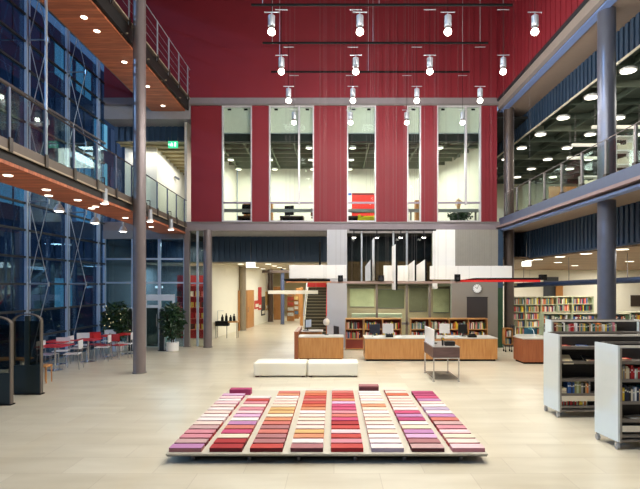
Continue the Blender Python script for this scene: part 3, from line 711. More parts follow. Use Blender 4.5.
# cables / papers on the olive wall: pale ledge box above shelves
t = thing('worktop_ledge', 'long pale ledge behind the glass above the left bookshelves', 'ledge', (0,20.2,0)); MB().bev(PX(352,20),PX(403,20),0,.3,1.12,1.3,mat('pale_ledge',(226,222,196),.6),.02).build('board', t)
for i,(a,b,z0,z1,c_,lab) in enumerate(((378,404,1.45,2.25,(112,112,84),'dark olive pinboard on the wall behind the glass, beside the middle mullion'),(350,374,1.5,2.3,(206,206,164),'pale pinboard on the wall behind the glass, above the narrow oak bookcase'),(409,427,1.3,2.35,(128,122,96),'grey-olive pinboard behind the glass, above the four-bay bookcase'),(433,449,1.25,2.3,(216,212,170),'pale pinboard behind the glass, right beside the taupe wall'))):
    t = thing('pinboard', lab, 'board', (0,22.2,0)); MB().box(PX(a,22.2),PX(b,22.2),-.03,0,z0,z1,mat('pinboard_cloth_%d'%i,c_,.8,vary=.35,scale=2.5)).build('cloth', t)
    MB().box(PX(a,22.2),PX(b,22.2),-.04,-.0,z0-.03,z0,STEEL).box(PX(a,22.2),PX(b,22.2),-.04,-.0,z1,z1+.03,STEEL).build('frame', t)
# spot lamps
t0 = None
tk = tag(MB().box(PX(349,yc),PX(434,yc),yc-.42,yc-.36,4.54,4.6,BLACK).build('lighting_track'), 'black lighting track under the facade over the info desk', 'track')
for i, px in enumerate((353.5,376,399.5,422)):
    lab = 'small black spot lamp on the track, %s of four from the left' % ORD[i]
    if not t0:
        t0 = thing('spot_lamp', lab, 'lamp', (PX(px,yc), yc-.39, 4.3), 0, 'spot lamps over the info desk')
        MB().cyl((0,-.05,.12),(0,.0,.02),.07,BLACK,.09,14).build('shade', t0, smooth=True); MB().lathe([(.01,-.05),(.06,-.03),(.075,.0),(.06,.03)],BULB,14).build('bulb', t0)
        MB().cyl((0,0,.1),(0,0,.24),.02,BLACK).build('stem', t0)
    else: dup(t0, (PX(px,yc), yc-.39, 4.3), None, lab)
    light('SPOT', (PX(px,yc), yc-.42, 4.25), 60, WARM, .06, spot=1.6, rot=(-.25,0,0), name='spot_lamp_light')
# clock
t = thing('wall_clock', 'round white wall clock on the taupe wall above the blackboard', 'clock', (PX(477,yc), yc+.02, PZ(288.5,yc)))
MB().cyl((0,0,0),(0,-.05,0),.19,mat('clock_rim',(120,118,116),.4,.5),n=32).build('rim', t, smooth=True); dl_ = MB().cyl((0,-.045,0),(0,-.056,0),.165,WHITE,n=32).build('dial', t)
tk = MB()
for k in range(12):
    a = k*math.pi/6; tk.cyl((.13*math.sin(a),-.057,.13*math.cos(a)),(.155*math.sin(a),-.057,.155*math.cos(a)),.006,BLACK,n=6)
tk.build('hour_marks', dl_)
MB().cyl((0,-.06,0),(-.075,-.06,.045),.009,BLACK,n=6).build('hour_hand', dl_); MB().cyl((0,-.062,0),(.05,-.062,.12),.007,BLACK,n=6).build('minute_hand', dl_)
t = thing('blackboard', 'dark rectangular board on the taupe wall right of the white desk area', 'board', (0,yc+.02,0))
MB().box(PX(467,yc),PX(487.5,yc),-.03,0,.95,PZ(297.5,yc),mat('charcoal_board',(52,46,46),.6)).build('surface', t)
MB().box(PX(466.6,yc),PX(488,yc),-.04,-.0,PZ(297.5,yc),PZ(297,yc),BLACK).build('frame', t)

# low oak bookcases behind the desk
def low_case(px0, px1, bays_, label, seed, short, closed=False):
    D = 18.9; x0, x1 = PX(px0,D), PX(px1,D); w_ = x1-x0; h = 1.2
    t = thing('low_bookcase', label, 'bookcase', (x0,D,0))
    MB().box(0,w_,0,.34,h-.04,h,OAKX).build('top', t); MB().box(0,w_,.32,.34,.05,h-.04,MAHOG).build('back_panel', t)
    for k in range(bays_+1): MB().box(max(0,k*w_/bays_-.02),min(w_,k*w_/bays_+.02),0,.32,.0,h-.04,OAK).build('side_panel', t)
    for z in (.05,.42,.78): MB().box(.02,w_-.02,.0,.32,z-.015,z+.015,OAKX).build('shelf_board', t)
    if closed: MB().box(.02,w_-.02,.02,.04,.065,.405,MAHOG).build('lower_door', t)
    for b_ in range(bays_):
        for r_, z in enumerate((.435,.795)):
            add_row(x0+b_*w_/bays_+.04, x0+(b_+1)*w_/bays_-.04, D+.05, z, .28, .2, '%s shelf, bay %s, %s' % (['middle','top'][r_], ORD[b_], short), seed+b_*5+r_, fill=R.uniform(.75,.95), grp='books behind the info desk')
low_case(345.5,363.5,1,'narrow oak bookcase left of the long desk',11,'narrow oak case',True)
low_case(364.3,401.5,2,'two-bay oak bookcase behind the long desk',31,'two-bay oak case')
low_case(411,487.7,4,'four-bay oak bookcase under the blackboard',51,'four-bay oak case')

# ------------------------------------------------------------------ suspended canopy with white boards
PW = mat('white_hanging_board', (244,242,238), .5, vary=.01, emit=0)
def board(x0,x1,y0,y1,z0,z1,label,blackfront=False,slant=0.0,edge=None):
    t = thing('hanging_board', label, 'board', ((x0+x1)/2, (y0+y1)/2, z0)); hx=(x1-x0)/2; hy=(y1-y0)/2; h=z1-z0
    if slant: MB().prism([(-hy,0),(hy,0),(hy,h-slant),(-hy,h)],-hx,hx,PW,'YZ').build('panel', t)
    else: MB().bev(-hx,hx,-hy,hy,0,h,PW,.006,1).build('panel', t)
    if blackfront: MB().box(-hx,hx,-hy-.012,-hy-.0005,0.0,h,BLACK).build('front_edge', t)
    c = MB()
    pts = [(-hx*.8,0),(hx*.8,0)] if hx > hy else [(0,-hy*.8),(0,hy*.8)]
    for cx_, cy_ in pts: c.cyl((cx_,cy_,h-slant-.01),(cx_,cy_,TOP-z0),.0022,CABLE,n=4)
    c.build('suspension_cables', t); return t
D=16.0
board(PX(289,D),PX(346.5,D),D,D+.05,PZ(278.5,D),PZ(265,D),'long white board hanging left over the reception desk')
board(PX(430,D+.6),PX(512,D+.6),D+.6,D+.65,PZ(279.5,D+.6),PZ(266,D+.6),'long white board hanging right before the taupe wall')
board(PX(383.6,16.6),PX(408,16.6),16.6,16.65,PZ(281,16.6),PZ(265.5,16.6),'square white board hanging behind the tall double blade')
board(1.14,1.19,15.6,18.3,PZ(280.5,15.6),PZ(259.5,15.6),'slanted white sail board left of centre, edge-on',True,.12)
board(2.5,2.55,15.5,17.1,PZ(281,15.5),PZ(260,15.5),'slanted white sail board right of the tall blade, inner of a pair',True,.12)
board(2.82,2.87,15.5,17.4,PZ(281,15.5),PZ(259.5,15.5),'slanted white sail board right of the tall blade, outer of a pair',True,.14)
board(1.91,1.97,15.5,16.5,PZ(290,15.5),PZ(244,15.5),'tallest white blade with black edge hanging in the centre',True)
board(1.27,1.31,15.7,16.7,PZ(280.5,15.7),PZ(237,15.7),'thin tall white blade with black edge left of the tallest',True)
board(PX(433,D+.3),PX(437.5,D+.3),D+.3,D+.5,PZ(289,D+.3),PZ(282.5,D+.3),'small white box hanging under the canopy beam')
# canopy frame
cn = thing('canopy_frame', 'thin suspended canopy beam running at eye height over the info desk', 'canopy', (0,16,0))
MB().box(PX(330,16),PX(462,16),-.02,.04,PZ(283.3,16),PZ(281.3,16),mat('pinkish_taupe_beam',(170,146,138),.5)).build('beam', cn)
MB().box(PX(284,16),PX(330,16),-.05,.9,PZ(281.2,16),PZ(279,16),BLACK).build('black_wing', cn)
MB().box(PX(286,16),PX(331,16),-.04,.8,PZ(282.6,16),PZ(281.3,16),mat('orange_underside',(206,140,96),.5)).build('wooden_underside', cn)
c = MB()
for px in (286,290,324,326,336,345,352,378,388,404,412,438,446,458): c.cyl((PX(px,16),0,PZ(281.5,16)),(PX(px,16),0,TOP),.0022,CABLE,n=4)
c.build('suspension_cables', cn)
rb = thing('red_light_bar', 'long red and black bar hanging right of the clock', 'lamp', (0,16,0))
MB().box(PX(460,16),PX(540,16),-.03,.0,PZ(282,16),PZ(279.8,16),mat('signal_red_bar',(222,44,40),.4)).build('red_face', rb)
MB().prism([(PX(462,16),PZ(280.2,16)),(PX(541,16),PZ(279.8,16)),(PX(541,16),PZ(277.8,16)),(PX(476,16),PZ(278,16))],0.001,.3,BLACK).build('black_body', rb)
MB().bev(PX(541,16),PX(546.5,16),-.05,.2,PZ(280,16),PZ(274.5,16),BLACK,.01).build('end_box', rb)
c = MB()
for px in (470,492,515,531): c.cyl((PX(px,16),.1,PZ(278.5,16)),(PX(px,16),.1,14.52),.0022,CABLE,n=4)
c.build('suspension_cables', rb)
for i,(px0,px1,py0,py1,lab) in enumerate(((338,343,275,281,'small black loudspeaker box on the left part of the canopy beam'),(455,460,274,281,'small black loudspeaker box right of the white panel'),(378,384,275,281,'small black loudspeaker box behind the left sail board'))):
    t = thing('loudspeaker', lab, 'loudspeaker', (PX((px0+px1)/2,15.9),15.9,PZ(py1+.3,15.9))); hw=(px1-px0)/2*15.9/F; h=(py1-py0)*15.9/F
    MB().bev(-hw,hw,-.06,.1,0,h,BLACK,.01).build('cabinet', t); MB().cyl((0,-.062,h*.4),(0,-.068,h*.4),hw*.6,mat('speaker_cone',(40,40,44),.6),n=16).cyl((0,-.062,h*.8),(0,-.068,h*.8),hw*.25,mat('speaker_cone',(40,40,44),.6),n=12).build('cones', t)
t = thing('hanging_rod', 'thick black rod hanging above the left white board', 'rod', (PX(320,16.1),16.1,3.1)); MB().cyl((0,0,0),(0,0,.75),.035,BLACK).cyl((0,0,.75),(0,0,TOP-3.1),.003,CABLE,n=4).build('shaft', t)

# ------------------------------------------------------------------ passage, stairs
struct(MB().prism([(-5.62,22.6),(-4.3,34.0),(-4.5,34.0),(-5.8,22.6)],0,3.45,CREAM,'XY').build('wall_passage_left'))
struct(MB().box(-10,2,22.6,46,3.45,3.6,mat('passage_ceiling',(186,176,152),.7)).build('ceiling_13'))
struct(MB().box(-10,2,42,42.2,0,3.45,mat('warm_far_wall',(196,180,140),.8,vary=.3,scale=1)).build('wall_passage_back'))
struct(MB().box(.9,1.1,22.45,42,0,3.5,CREAM).build('wall_passage_right'))
for y, p in ((24.5,130),(29,150),(36,190)): light('AREA', (-2.4,y,3.35), p, (1,.97,.86), 2.6, 3, name='passage_ceiling_light')
pl = downlight_proto('passage_downlight', .14, '', 'ceiling light', 'round lights in the passage ceiling'); first=True
for j,y in enumerate((23.6,26,28.4,31)):
    for i,x in enumerate((-4.4,-3.1)):
        lab = 'round light in the passage ceiling, %s file, %s from the front' % (['left','right'][i], ORD[j])
        if first: pl.location=(x,y,3.44); pl['label']=lab; first=False
        else: dup(pl,(x,y,3.44),None,lab)
t = thing('exit_sign', 'white lit sign box hanging over the passage entrance', 'sign', (PX(250.7,22.3),22.3,PZ(265,22.3)))
MB().box(-.2,.2,-.04,.04,-.12,.12,LITSIGN).build('sign_box', t); MB().cyl((-.0,0,.12),(0,0,1.0),.01,STEEL,n=6).build('hanger', t)
# wooden doors on the passage wall (slanted with the wall)
ang = math.atan2(1.32, 11.4)
def onwall(y, off=.02): return (-5.62 + (y-22.6)*1.32/11.4 + off, y)
x_, y_ = onwall(28.1); d = MB().box(0,.06,-1.4,1.5,0,2.15,OAK).box(.06,.075,-.0,.012,0,2.15,BLACK).build('door_3', None, (x_,y_,0)); d.rotation_euler=(0,0,-ang); struct(d)
MB().cyl((.12,.1,.9),(.12,.1,1.2),.015,CHROME).build('door_handle', d)
for i,(y,z0,z1,wd,c,lab) in enumerate(((30.4,1.0,1.5,.5,(200,60,44),'red and white poster, lowest left on the passage wall'),(31.1,.9,2.3,.35,(206,44,40),'tall narrow red banner on the white passage wall'),(31.9,.5,1.7,.45,(60,60,54),'dark poster right of the tall red banner'),(32.9,.8,2.0,.4,(190,150,90),'tan poster farthest along the passage wall'))):
    x_, y_ = onwall(y,.01); p = MB().box(0,.03,-wd,wd,z0,z1,mat('poster_%d'%i,c,.6,vary=.5,scale=4)).box(.03,.032,-wd*.7,wd*.7,z0+.1,z0+.3,mat('poster_text_band',(236,230,214),.6)).build('poster', None, (x_,y_,0)); p.rotation_euler=(0,0,-ang)
    tag(p, lab, 'poster')
# little stand with black boxes
t = thing('display_stand', 'black and wood display table in the passage by the white wall', 'table', (PX(225,23.2), 23.2, 0))
MB().bev(-.42,.18,-.2,.2,.56,.78,BLACK,.01).build('black_case', t); MB().bev(.18,.62,-.2,.2,.72,.78,OAKX,.01).build('wood_leaf', t)
for x,y in ((-.38,-.16),(-.38,.16),(.12,-.16),(.58,.16),(.58,-.16)): MB().cyl((x,y,0),(x,y,.72 if x>.2 else .56),.015,DSTEEL).build('leg', t)
MB().tube([(-.38,.16,.78),(-.38,.16,1.25),(-.1,.16,1.25)],.01,ALU).build('rail', t)
for i,(dx,h) in enumerate(((-.12,.3),(.06,.36),(.26,.28),(.42,.34))):
    b = MB().lathe([(.04,0),(.07,.02),(.06,h*.6),(.025,h*.8),(.03,h)], BLACK, 12).build('black_vase', None, (PX(225,23.2)+dx,23.2,.78)); tag(b,'small black vase on the passage display table, %s from the left'%ORD[i],'vase','vases on the display table')
# passage depth: posts, wooden panels, racks
def pbox(name, cat, label, px0, px1, D, h, m, dep=.3, z0=0):
    t = thing(name, label, cat, (PX(px0,D), D, z0)); MB().bev(0,(px1-px0)*D/F,0,dep,0,h,m,.01,1).build('body', t); return t
column(PX(270.5,33), 33, .17, 3.45, 'slim brown column at the end of the white passage wall', mat('dark_brown_col',(84,66,54),.5))
column(PX(282.5,31), 31, .12, 3.45, 'slim blue-grey column in the middle of the passage', mat('slate_blue_col',(86,98,130),.5))
pbox('wood_partition','partition','orange wood partition between the two slim columns',273.5,281,35,2.3,OAK)
pbox('wood_partition','partition','orange wood partition deep behind the display racks',296,300.5,38,2.2,OAK)
pbox('wood_partition','partition','brown wood portal side next to the stairs',300,303,30,2.3,OAK,.1)
for i,(px,D) in enumerate(((287,34),(292,36),(288,39))):
    t = thing('display_rack', 'colourful leaflet rack deep in the passage, %s from the front' % ORD[i], 'rack', (PX(px,D),D,0))
    MB().box(0,.5,0,.1,.0,1.7,OAK).build('back_panel', t)
    for k in range(4):
        MB().box(.02,.48,-.12,0,.3+k*.35,.32+k*.35,OAK).build('ledge', t)
        MB().box(.05,.45,-.08,-.05,.33+k*.35,.56+k*.35,mat('leaflets_%d%d'%(i,k),R.choice([(230,226,210),(190,80,60),(90,120,150),(220,190,120)]),.6,vary=.5,scale=9)).build('leaflets', t)
t = thing('hanging_sign', 'long white suspended sign before the stairs', 'sign', (PX(268,24),24,PZ(294,24)))
MB().box(0,(318-268)*24/F,0,.05,0,.17,mat('white_sign_bar',(236,230,214),.5,emit=.1)).build('sign_board', t)
for x in (.1,2.3): MB().cyl((x,.02,.17),(x,.02,3.45-PZ(294,24)),.006,STEEL,n=6).build('cable', t)
t = thing('hanging_sign', 'small red square sign on the end of the white passage wall', 'sign', (PX(268.5,33.2),33.2,PZ(286.5,33.2))); MB().box(-.16,.16,0,.04,-.18,.2,mat('red_sign',(214,40,36),.5)).build('sign_board', t); MB().cyl((0,.02,.2),(0,.02,3.45-PZ(286.5,33.2)),.008,STEEL).build('rod', t)
pbox('hall_ceiling_duct','beam','dark beam crossing over the passage',262,330,29.5,.16,mat('dark_passage_beam',(70,56,48),.6),.2,3.15)
# stairs
st = thing('staircase', 'wide staircase with dark steps and red strings behind the reception desk', 'staircase', (PX(315,24.6),24.6,0))
TREAD = mat('olive_brown_tread', (112,104,80), .6); RISE = mat('dark_riser', (60,56,42), .7)
hw = (326.5-304.5)/2*24.6/F
for k in range(16):
    MB().box(-hw,hw,.28*k,.28*k+.31,.155*(k+1)-.035,.155*(k+1),TREAD).box(-hw,hw,.28*k+.02,.28*k+.04,.155*k,.155*(k+1)-.035,RISE).build('step', st)
RS = mat('scarlet_string', (206,36,34), .45)
for s in (-1,1):
    MB().prism([(0,0),(.3,0),(4.9,2.45),(4.9,2.85),(0,.25)], s*hw-(.03 if s<0 else 0), s*hw+(.03 if s>0 else 0), CREAM if s<0 else RS,'YZ').build('string', st)
    MB().tube([(s*(hw+.02),0,.95),(s*(hw+.02),4.6,3.3)],.025,RS if s>0 else ALU).build('handrail', st)
    for q in range(5): MB().cyl((s*(hw+.02),.1+q*1.05,.2+q*.53),(s*(hw+.02),.1+q*1.05,.98+q*.54),.012,ALU,n=6).build('baluster', st)
t = thing('red_beam', 'red beam over the head of the staircase', 'beam', (PX(307,28),28.0,PZ(287,28))); MB().box(0,(326-307)*28/F,0,.1,0,.28,RS).build('beam', t)
MB().cyl((.1,.05,.28),(.1,.05,3.45-PZ(287,28)),.01,STEEL).cyl((.9,.05,.28),(.9,.05,3.45-PZ(287,28)),.01,STEEL).build('hanger', t)

# ------------------------------------------------------------------ desks
MARB = mat('white_stone_top', (208,204,194), .3)
t = thing('info_desk', 'long oak information desk before the oak bookcases', 'desk', (0,16.2,0))
MB().box(PX(365,16.2),PX(497.5,16.2),0,.9,.06,.72,OAK).build('body', t)
MB().bev(PX(365,16.2)-.01,PX(497.5,16.2)+.01,-.01,.92,.72,.755,MARB,.006,1).build('worktop', t)
MB().box(PX(366.5,16.2),PX(496,16.2),.05,.85,0,.06,BLACK).build('plinth', t)
t = thing('reception_desk', 'oak reception desk with raised left wing beside the stairs', 'desk', (0,16.5,0))
MB().box(PX(298.2,16.5),PX(343.5,16.5),0,.7,.04,.73,OAK).build('body', t); MB().bev(PX(298.2,16.5),PX(343.5,16.5)+.01,-.01,.72,.73,.77,MARB,.006,1).build('worktop', t)
MB().box(PX(294.3,16.5),PX(298.2,16.5)-.004,-.05,1.9,0,.93,REDOAK).build('left_wing', t)
MB().box(PX(298.2,16.5),PX(322,18),1.2,1.8,.04,.80,OAK).build('rear_wing', t); MB().bev(PX(298.2,16.5),PX(323,18),1.15,1.85,.80,.835,MARB,.006,1).build('rear_top', t)
MB().box(PX(299.5,16.5),PX(342,16.5),.04,.66,0,.04,BLACK).build('plinth', t)
# right curved desk
t = thing('service_desk', 'red-brown angled service desk at the right by the carts', 'desk', (0,0,0))
P = [(6.2,16.9),(5.87,16.35),(5.9,15.6),(9.2,15.6),(9.2,16.3),(6.8,16.5),(6.8,16.9)]
MB().prism(P,.06,.77,REDOAK,'XY').build('body', t); MB().prism([(x*1.0+(-.02 if x<6 else .0),y-.02) for x,y in P],.775,.81,mat('pale_grey_worktop',(196,192,180),.35),'XY').build('worktop', t)
MB().prism([(x+(.05 if x<6 else -.05),y+(.05 if y<16 else -.05)) for x,y in P],0,.06,BLACK,'XY').build('plinth', t)
# sofas
t0 = None
SOFA = mat('off_white_leather', (236,230,212), .5, vary=.02)
for i,(a,b) in enumerate(((253.5,306.6),(307.2,358.6))):
    x0, x1 = PX(a,13.4), PX(b,13.4)
    t = thing('bench_seat', ['off-white upholstered bench, left one of the pair','off-white upholstered bench, right one of the pair'][i], 'bench', ((x0+x1)/2,13.4,0), 0, 'benches before the reception desk'); hw=(x1-x0)/2-.005
    MB().bev(-hw,hw,0,.72,.035,.38,SOFA,.05,4).build('cushion', t, smooth=True)
    for sx in (-1,1):
        for sy in (.08,.64): MB().box(sx*(hw-.08)-.05,sx*(hw-.08)+.05,sy-.04,sy+.04,0,.04,mat('dark_red_foot',(70,24,24),.6)).build('foot', t)
# kiosk table
kt = thing('kiosk_table', 'dark wood display table on four chrome legs in mid floor', 'table', (2.87,12.75,0))
MB().bev(-.34,.34,0,1.3,.62,.88,DWOOD,.006,1).build('box', kt); MB().bev(-.35,.35,-.01,1.31,.88,.9,mat('grey_table_top',(150,142,136),.35),.004,1).build('top', kt)
MB().box(-.34,.34,-.005,1.305,.59,.62,CHROME).build('under_frame_or_shade_box', kt)
for x in (-.32,.32):
    for y in (.03,1.27): MB().box(x-.015,x+.015,y-.015,y+.015,.02,.6,CHROME).build('leg', kt); MB().cyl((x,y,0),(x,y,.02),.03,CHROME).build('foot', kt)
rk = MB()
for k in range(9): rk.cyl((-.3,.1+k*.135,.06),(.3,.1+k*.135,.06),.008,DSTEEL,n=6)
rk.box(-.33,-.31,.03,1.27,.05,.07,CHROME).box(.31,.33,.03,1.27,.05,.07,CHROME).build('lower_rack', kt)
t = thing('privacy_screen', 'white upright panel standing along the left side of the kiosk table', 'screen', (2.56,12.8,.9)); MB().bev(-.012,.012,0,1.24,0,.43,WHITE,.005,1).build('board', t)
mt = mat('black_plastic',(20,20,22),.4)
def monitor(x,y,z,rz,label,w_=.4,h=.3,m=mt,scr=None):
    t = thing('monitor', label, 'monitor', (x,y,z), rz)
    hs_ = MB().bev(-w_/2,w_/2,-.02,.02,.1,.1+h,m,.006,1).build('screen_housing', t); MB().box(-w_/2+.02,w_/2-.02,-.0225,-.0205,.12,.08+h,scr or mat('screen_glass',(40,44,52),.15)).build('screen', hs_)
    MB().cyl((0,.02,.01),(0,.02,.14),.02,m).build('stand', t); MB().bev(-.1,.1,-.07,.1,0,.015,m,.004,1).build('stand_base', t); return t
monitor(2.72,13.5,.9,math.radians(70),'black monitor turned sideways on the kiosk table',.36,.26)
t = thing('receipt_printer', 'small black printer box on the kiosk table front', 'printer', (3.0,13.0,.9)); MB().bev(-.13,.13,-.1,.12,0,.12,mt,.03,3).build('body', t, smooth=True); MB().box(-.08,.08,-.02,.02,.12,.126,mat('slot',(60,60,62),.5)).build('slot', t)
t = thing('hand_scanner', 'black barcode reader with yellow mark beside the kiosk monitor', 'scanner', (2.82,12.98,.9)); MB().cyl((0,0,0),(0,.03,.16),.022,mt).bev(-.03,.03,-.06,.05,.15,.21,mt,.012,2).build('body', t); MB().box(-.02,.02,-.064,-.06,.16,.2,mat('yellow_mark',(220,180,40),.5)).build('mark', t)
# items on desks
monitor(PX(375,16.7),16.75,.755,math.pi,'black monitor seen from behind on the long desk, left end',.34,.3,mat('dark_blue_plastic',(34,40,56),.4))
monitor(PX(388,16.7),16.7,.755,math.pi+.15,'white monitor seen from behind on the long desk',.36,.32,mat('white_plastic',(214,212,210),.4))
monitor(PX(463,16.7),16.75,.755,math.pi,'dark monitor seen from behind at the right end of the long desk',.3,.3,mt)
monitor(PX(444.5,16.7),16.7,.755,math.pi-.2,'pale monitor seen from behind near the kiosk on the long desk',.34,.32,mat('white_plastic',(214,212,210),.4))
t = thing('desk_telephone','low black telephone at the foot of the white monitor','telephone',(PX(389.5,16.4),16.4,.755)); MB().bev(-.12,.12,-.08,.08,0,.07,mt,.02,2).build('base', t); MB().bev(-.11,.11,-.03,.02,.07,.1,mt,.012,2).build('handset', t)
t = thing('desk_telephone','black telephone at the right end of the long desk','telephone',(PX(472,16.4),16.4,.755)); MB().bev(-.14,.14,-.08,.08,0,.07,mt,.02,2).build('base', t); MB().bev(-.11,.11,-.03,.02,.07,.11,mt,.012,2).build('handset', t)
for i,(px,rz,c) in enumerate(((378,.1,(240,240,236)),(399,.3,(236,232,220)),(452,-.2,(240,240,238)),(457,.4,(206,220,232)))):
    p = MB().bev(-.15,.15,-.1,.1,0,.018,mat('paper_%d'%i,c,.7),.003,1).build('paper_pile', None, (PX(px,16.5),16.5,.755)); p.rotation_euler=(0,0,rz)
    tag(p,'flat pile of paper on the long desk, %s from the left'%ORD[i],'papers','papers on the long desk')
# reception things
monitor(PX(308,17.9),17.95,.835,.9,'slim laptop-like screen on the raised wing of the reception desk',.34,.3,mt,mat('pale_blue_screen',(190,206,226),.3))
t = thing('keyboard','black keyboard beside the screen on the reception desk','keyboard',(PX(305,17.5),17.85,.835)); MB().bev(-.1,.1,-.07,.07,0,.025,mt,.006,1).build('body', t); MB().box(-.085,.085,-.055,.055,.025,.03,mat('keys',(60,60,62),.6)).build('keys', t)
p = MB().bev(-.2,.2,-.12,.12,0,.02,MARB,.003,1).build('paper_pile', None, (PX(315,17.9),17.8,.835)); tag(p,'white papers lying on the raised reception wing','papers')
t = thing('desk_lamp','white globe desk lamp on an orange stem behind the reception desk','lamp',(PX(326.5,17.4),17.1,.77)); t.location=(PX(326.5,17.05),17.05,.77)
MB().lathe([(.07,0),(.07,.015),(.015,.02)],mt,14).build('base', t); MB().cyl((0,0,.02),(0,0,.36),.018,mat('orange_brown_stem',(170,96,50),.5)).build('stem', t)
MB().lathe([(.04,.32),(.09,.35),(.115,.42),(.1,.5),(.05,.55),(.01,.56)],mat('warm_white_shade',(238,226,206),.5),18).build('shade', t, smooth=True)
office_chair(PX(330.5,18.0),18.0,0,'dark swivel chair turned sideways behind the reception desk',mat('dark_brown_seat',(58,46,44),.7),-1.2)
office_chair(PX(533,17.4),17.4,0,'teal swivel chair behind the right service desk',mat('teal_seat',(30,84,100),.7),2.4)
t = thing('lamp','curved green-white task lamp on the right service desk','lamp',(PX(532,16.2),16.0,.81)); MB().lathe([(.06,0),(.06,.015),(.012,.02)],WHITE,12).build('base', t); MB().tube([(0,0,.02),(-.03,0,.2),(-.12,0,.3)],.01,WHITE).build('arm', t); MB().cyl((-.12,0,.3),(-.15,0,.24),.03,mat('teal_shade',(60,130,130),.5),.07,14).build('shade', t)
# small book trolley with curved back by the service desk
t = thing('book_trolley','small wooden book trolley with dark curved back by the brown column','trolley',(PX(504,18.4),18.3,0)); w_=.3
MB().box(0,w_,0,.3,.28,.3,OAK).box(0,w_,0,.3,.55,.57,OAK).box(0,w_,0,.3,.86,.88,OAK).box(0,.02,0,.3,.28,.88,OAK).box(w_-.02,w_,0,.3,.28,.88,OAK).box(0,w_,.28,.3,.28,.88,OAK).build('carcass', t)
MB().prism([(w_+.01,0),(w_+.1,.1),(w_+.14,.3),(w_+.1,.45),(w_+.01,.3)],.5,.98,mat('navy_plastic',(30,38,54),.5),'XY').build('curved_back', t)
for x in (.04,w_-.04):
    for y in (.04,.26): MB().cyl((x,y,.05),(x,y,.28),.012,DSTEEL,n=8).cyl((x-.015,y,.04),(x+.015,y,.04),.04,BLACK,n=12).build('castor', t)
add_row(PX(504,18.4)+.03, PX(504,18.4)+w_-.04, 18.32, .572, .24, .2, 'upper board of small trolley', 5, grp='books on the small trolley')
add_row(PX(504,18.4)+.03, PX(504,18.4)+w_-.04, 18.32, .302, .22, .2, 'lower board of small trolley', 6, grp='books on the small trolley')

# ------------------------------------------------------------------ wheeled book carts
FROST = mat('frosted_white_end_panel', (214,222,220), .35, vary=.02); TAUM = mat('taupe_cart_metal', (120,112,104), .45, .2); CRE = mat('cream_cart_shelf', (214,204,184), .5)
def cart(x0, y0, L, H, label, mid=True, W=.54, end_dx=-.05):
    t = thing('book_cart', label, 'book cart', (x0,y0,0))
    MB().add([(-.03,0,.12),(0,0,.12),(end_dx,W,.12),(end_dx-.03,W,.12),(-.03,0,H),(0,0,H),(end_dx,W,H),(end_dx-.03,W,H)],[(0,1,2,3),(4,7,6,5),(0,4,5,1),(1,5,6,2),(2,6,7,3),(3,7,4,0)],FROST).build('end_panel', t)
    MB().box(L,L+.02,0,W,.12,H,FROST).build('end_panel', t)
    fr = MB()
    for x in (.02, L-.03):
        for y in (.02, W-.03): fr.box(x-.015,x+.015,y-.015,y+.015,.1,H,mat('cart_post_metal',(150,142,132),.4,.3))
    fr.box(0,L,0,.03,H-.035,H,mat('pale_top_rail',(214,206,192),.4)).box(0,L,W-.03,W,H-.035,H,TAUM).box(0,L,.0,W,.12,.15,TAUM); fr.build('frame', t)
    for z, sl in ((.2,0),(.42,0),(.68,0),(1.0,.0),(1.26,.0)):
        z = z*H/1.5
        MB().box(.035,L-.02,.03,W-.04,z-.012,z+.012,TAUM).box(.035,L-.02,.02,.032,z-.03,z+.018,TAUM).build('shelf', t)
    MB().box(.035,L-.02,W*.5-.006,W*.5+.006,.15,H-.04,mat('dark_cart_divider',(40,36,34),.6)).build('divider', t)
    for x,y in ((-.02,.04),(end_dx,W-.04),(L,.04),(L,W-.04)):
        MB().cyl((x-.018,y,.05),(x+.018,y,.05),.05,mat('grey_castor_tyre',(158,156,152),.5),n=18).box(x-.025,x+.025,y-.012,y+.012,.05,.125,CHROME).build('castor', t)
    return t
H1 = 1.556; X1, Y1 = PX(560,9.33), 9.33
cart(X1,Y1,1.85,H1,'further white-ended book cart, left of the two near ones')
X2, Y2 = PX(620,7.53), 7.53; H2 = PZ(345.8,7.53)
cart(X2,Y2,1.3,H2,'nearest white-ended book cart at the right edge',end_dx=-.07)
s1 = H1/1.5; s2 = H2/1.5
# open lettering-free shelf contents, cart 2
def sz(i,s): return [.2,.42,.68,1.0,1.26][i]*s + .012
MB_ = None
add_row(X2+.05,X2+1.2,Y2+.06,1.0*s2+.013,.2,.18,'upper book shelf of the nearest cart',71,cols=['yellow','grey','tan','cream','cream','dark red','red','red','white','pale green','red','navy','black'],grp='books on the nearest cart',tmin=.018,tmax=.032)
add_row(X2+.05,X2+1.2,Y2+.06,.68*s2+.013,.24,.18,'lower book shelf of the nearest cart',72,cols=['orange','yellow','navy','navy','black','cream','grey','white','navy','tan','black'],grp='books on the nearest cart',tmin=.02,tmax=.036)
add_row(X1+.17,X1+.62,Y1+.06,.42*s1+.013,.24,.2,'book shelf of the further cart',73,cols=['blue','blue','navy','blue','olive','pale green','olive','grey','black','tan','orange','grey','black'],grp='books on the further cart',tmin=.025,tmax=.04)
add_row(X1+.05,X1+.55,Y1+.06,.2*s1+.013,.13,.15,'bottom shelf of the further cart',74,cols=['red','grey','red','pale green','red','black','red','dark red','green','red'],grp='books on the further cart',tmin=.02,tmax=.035)
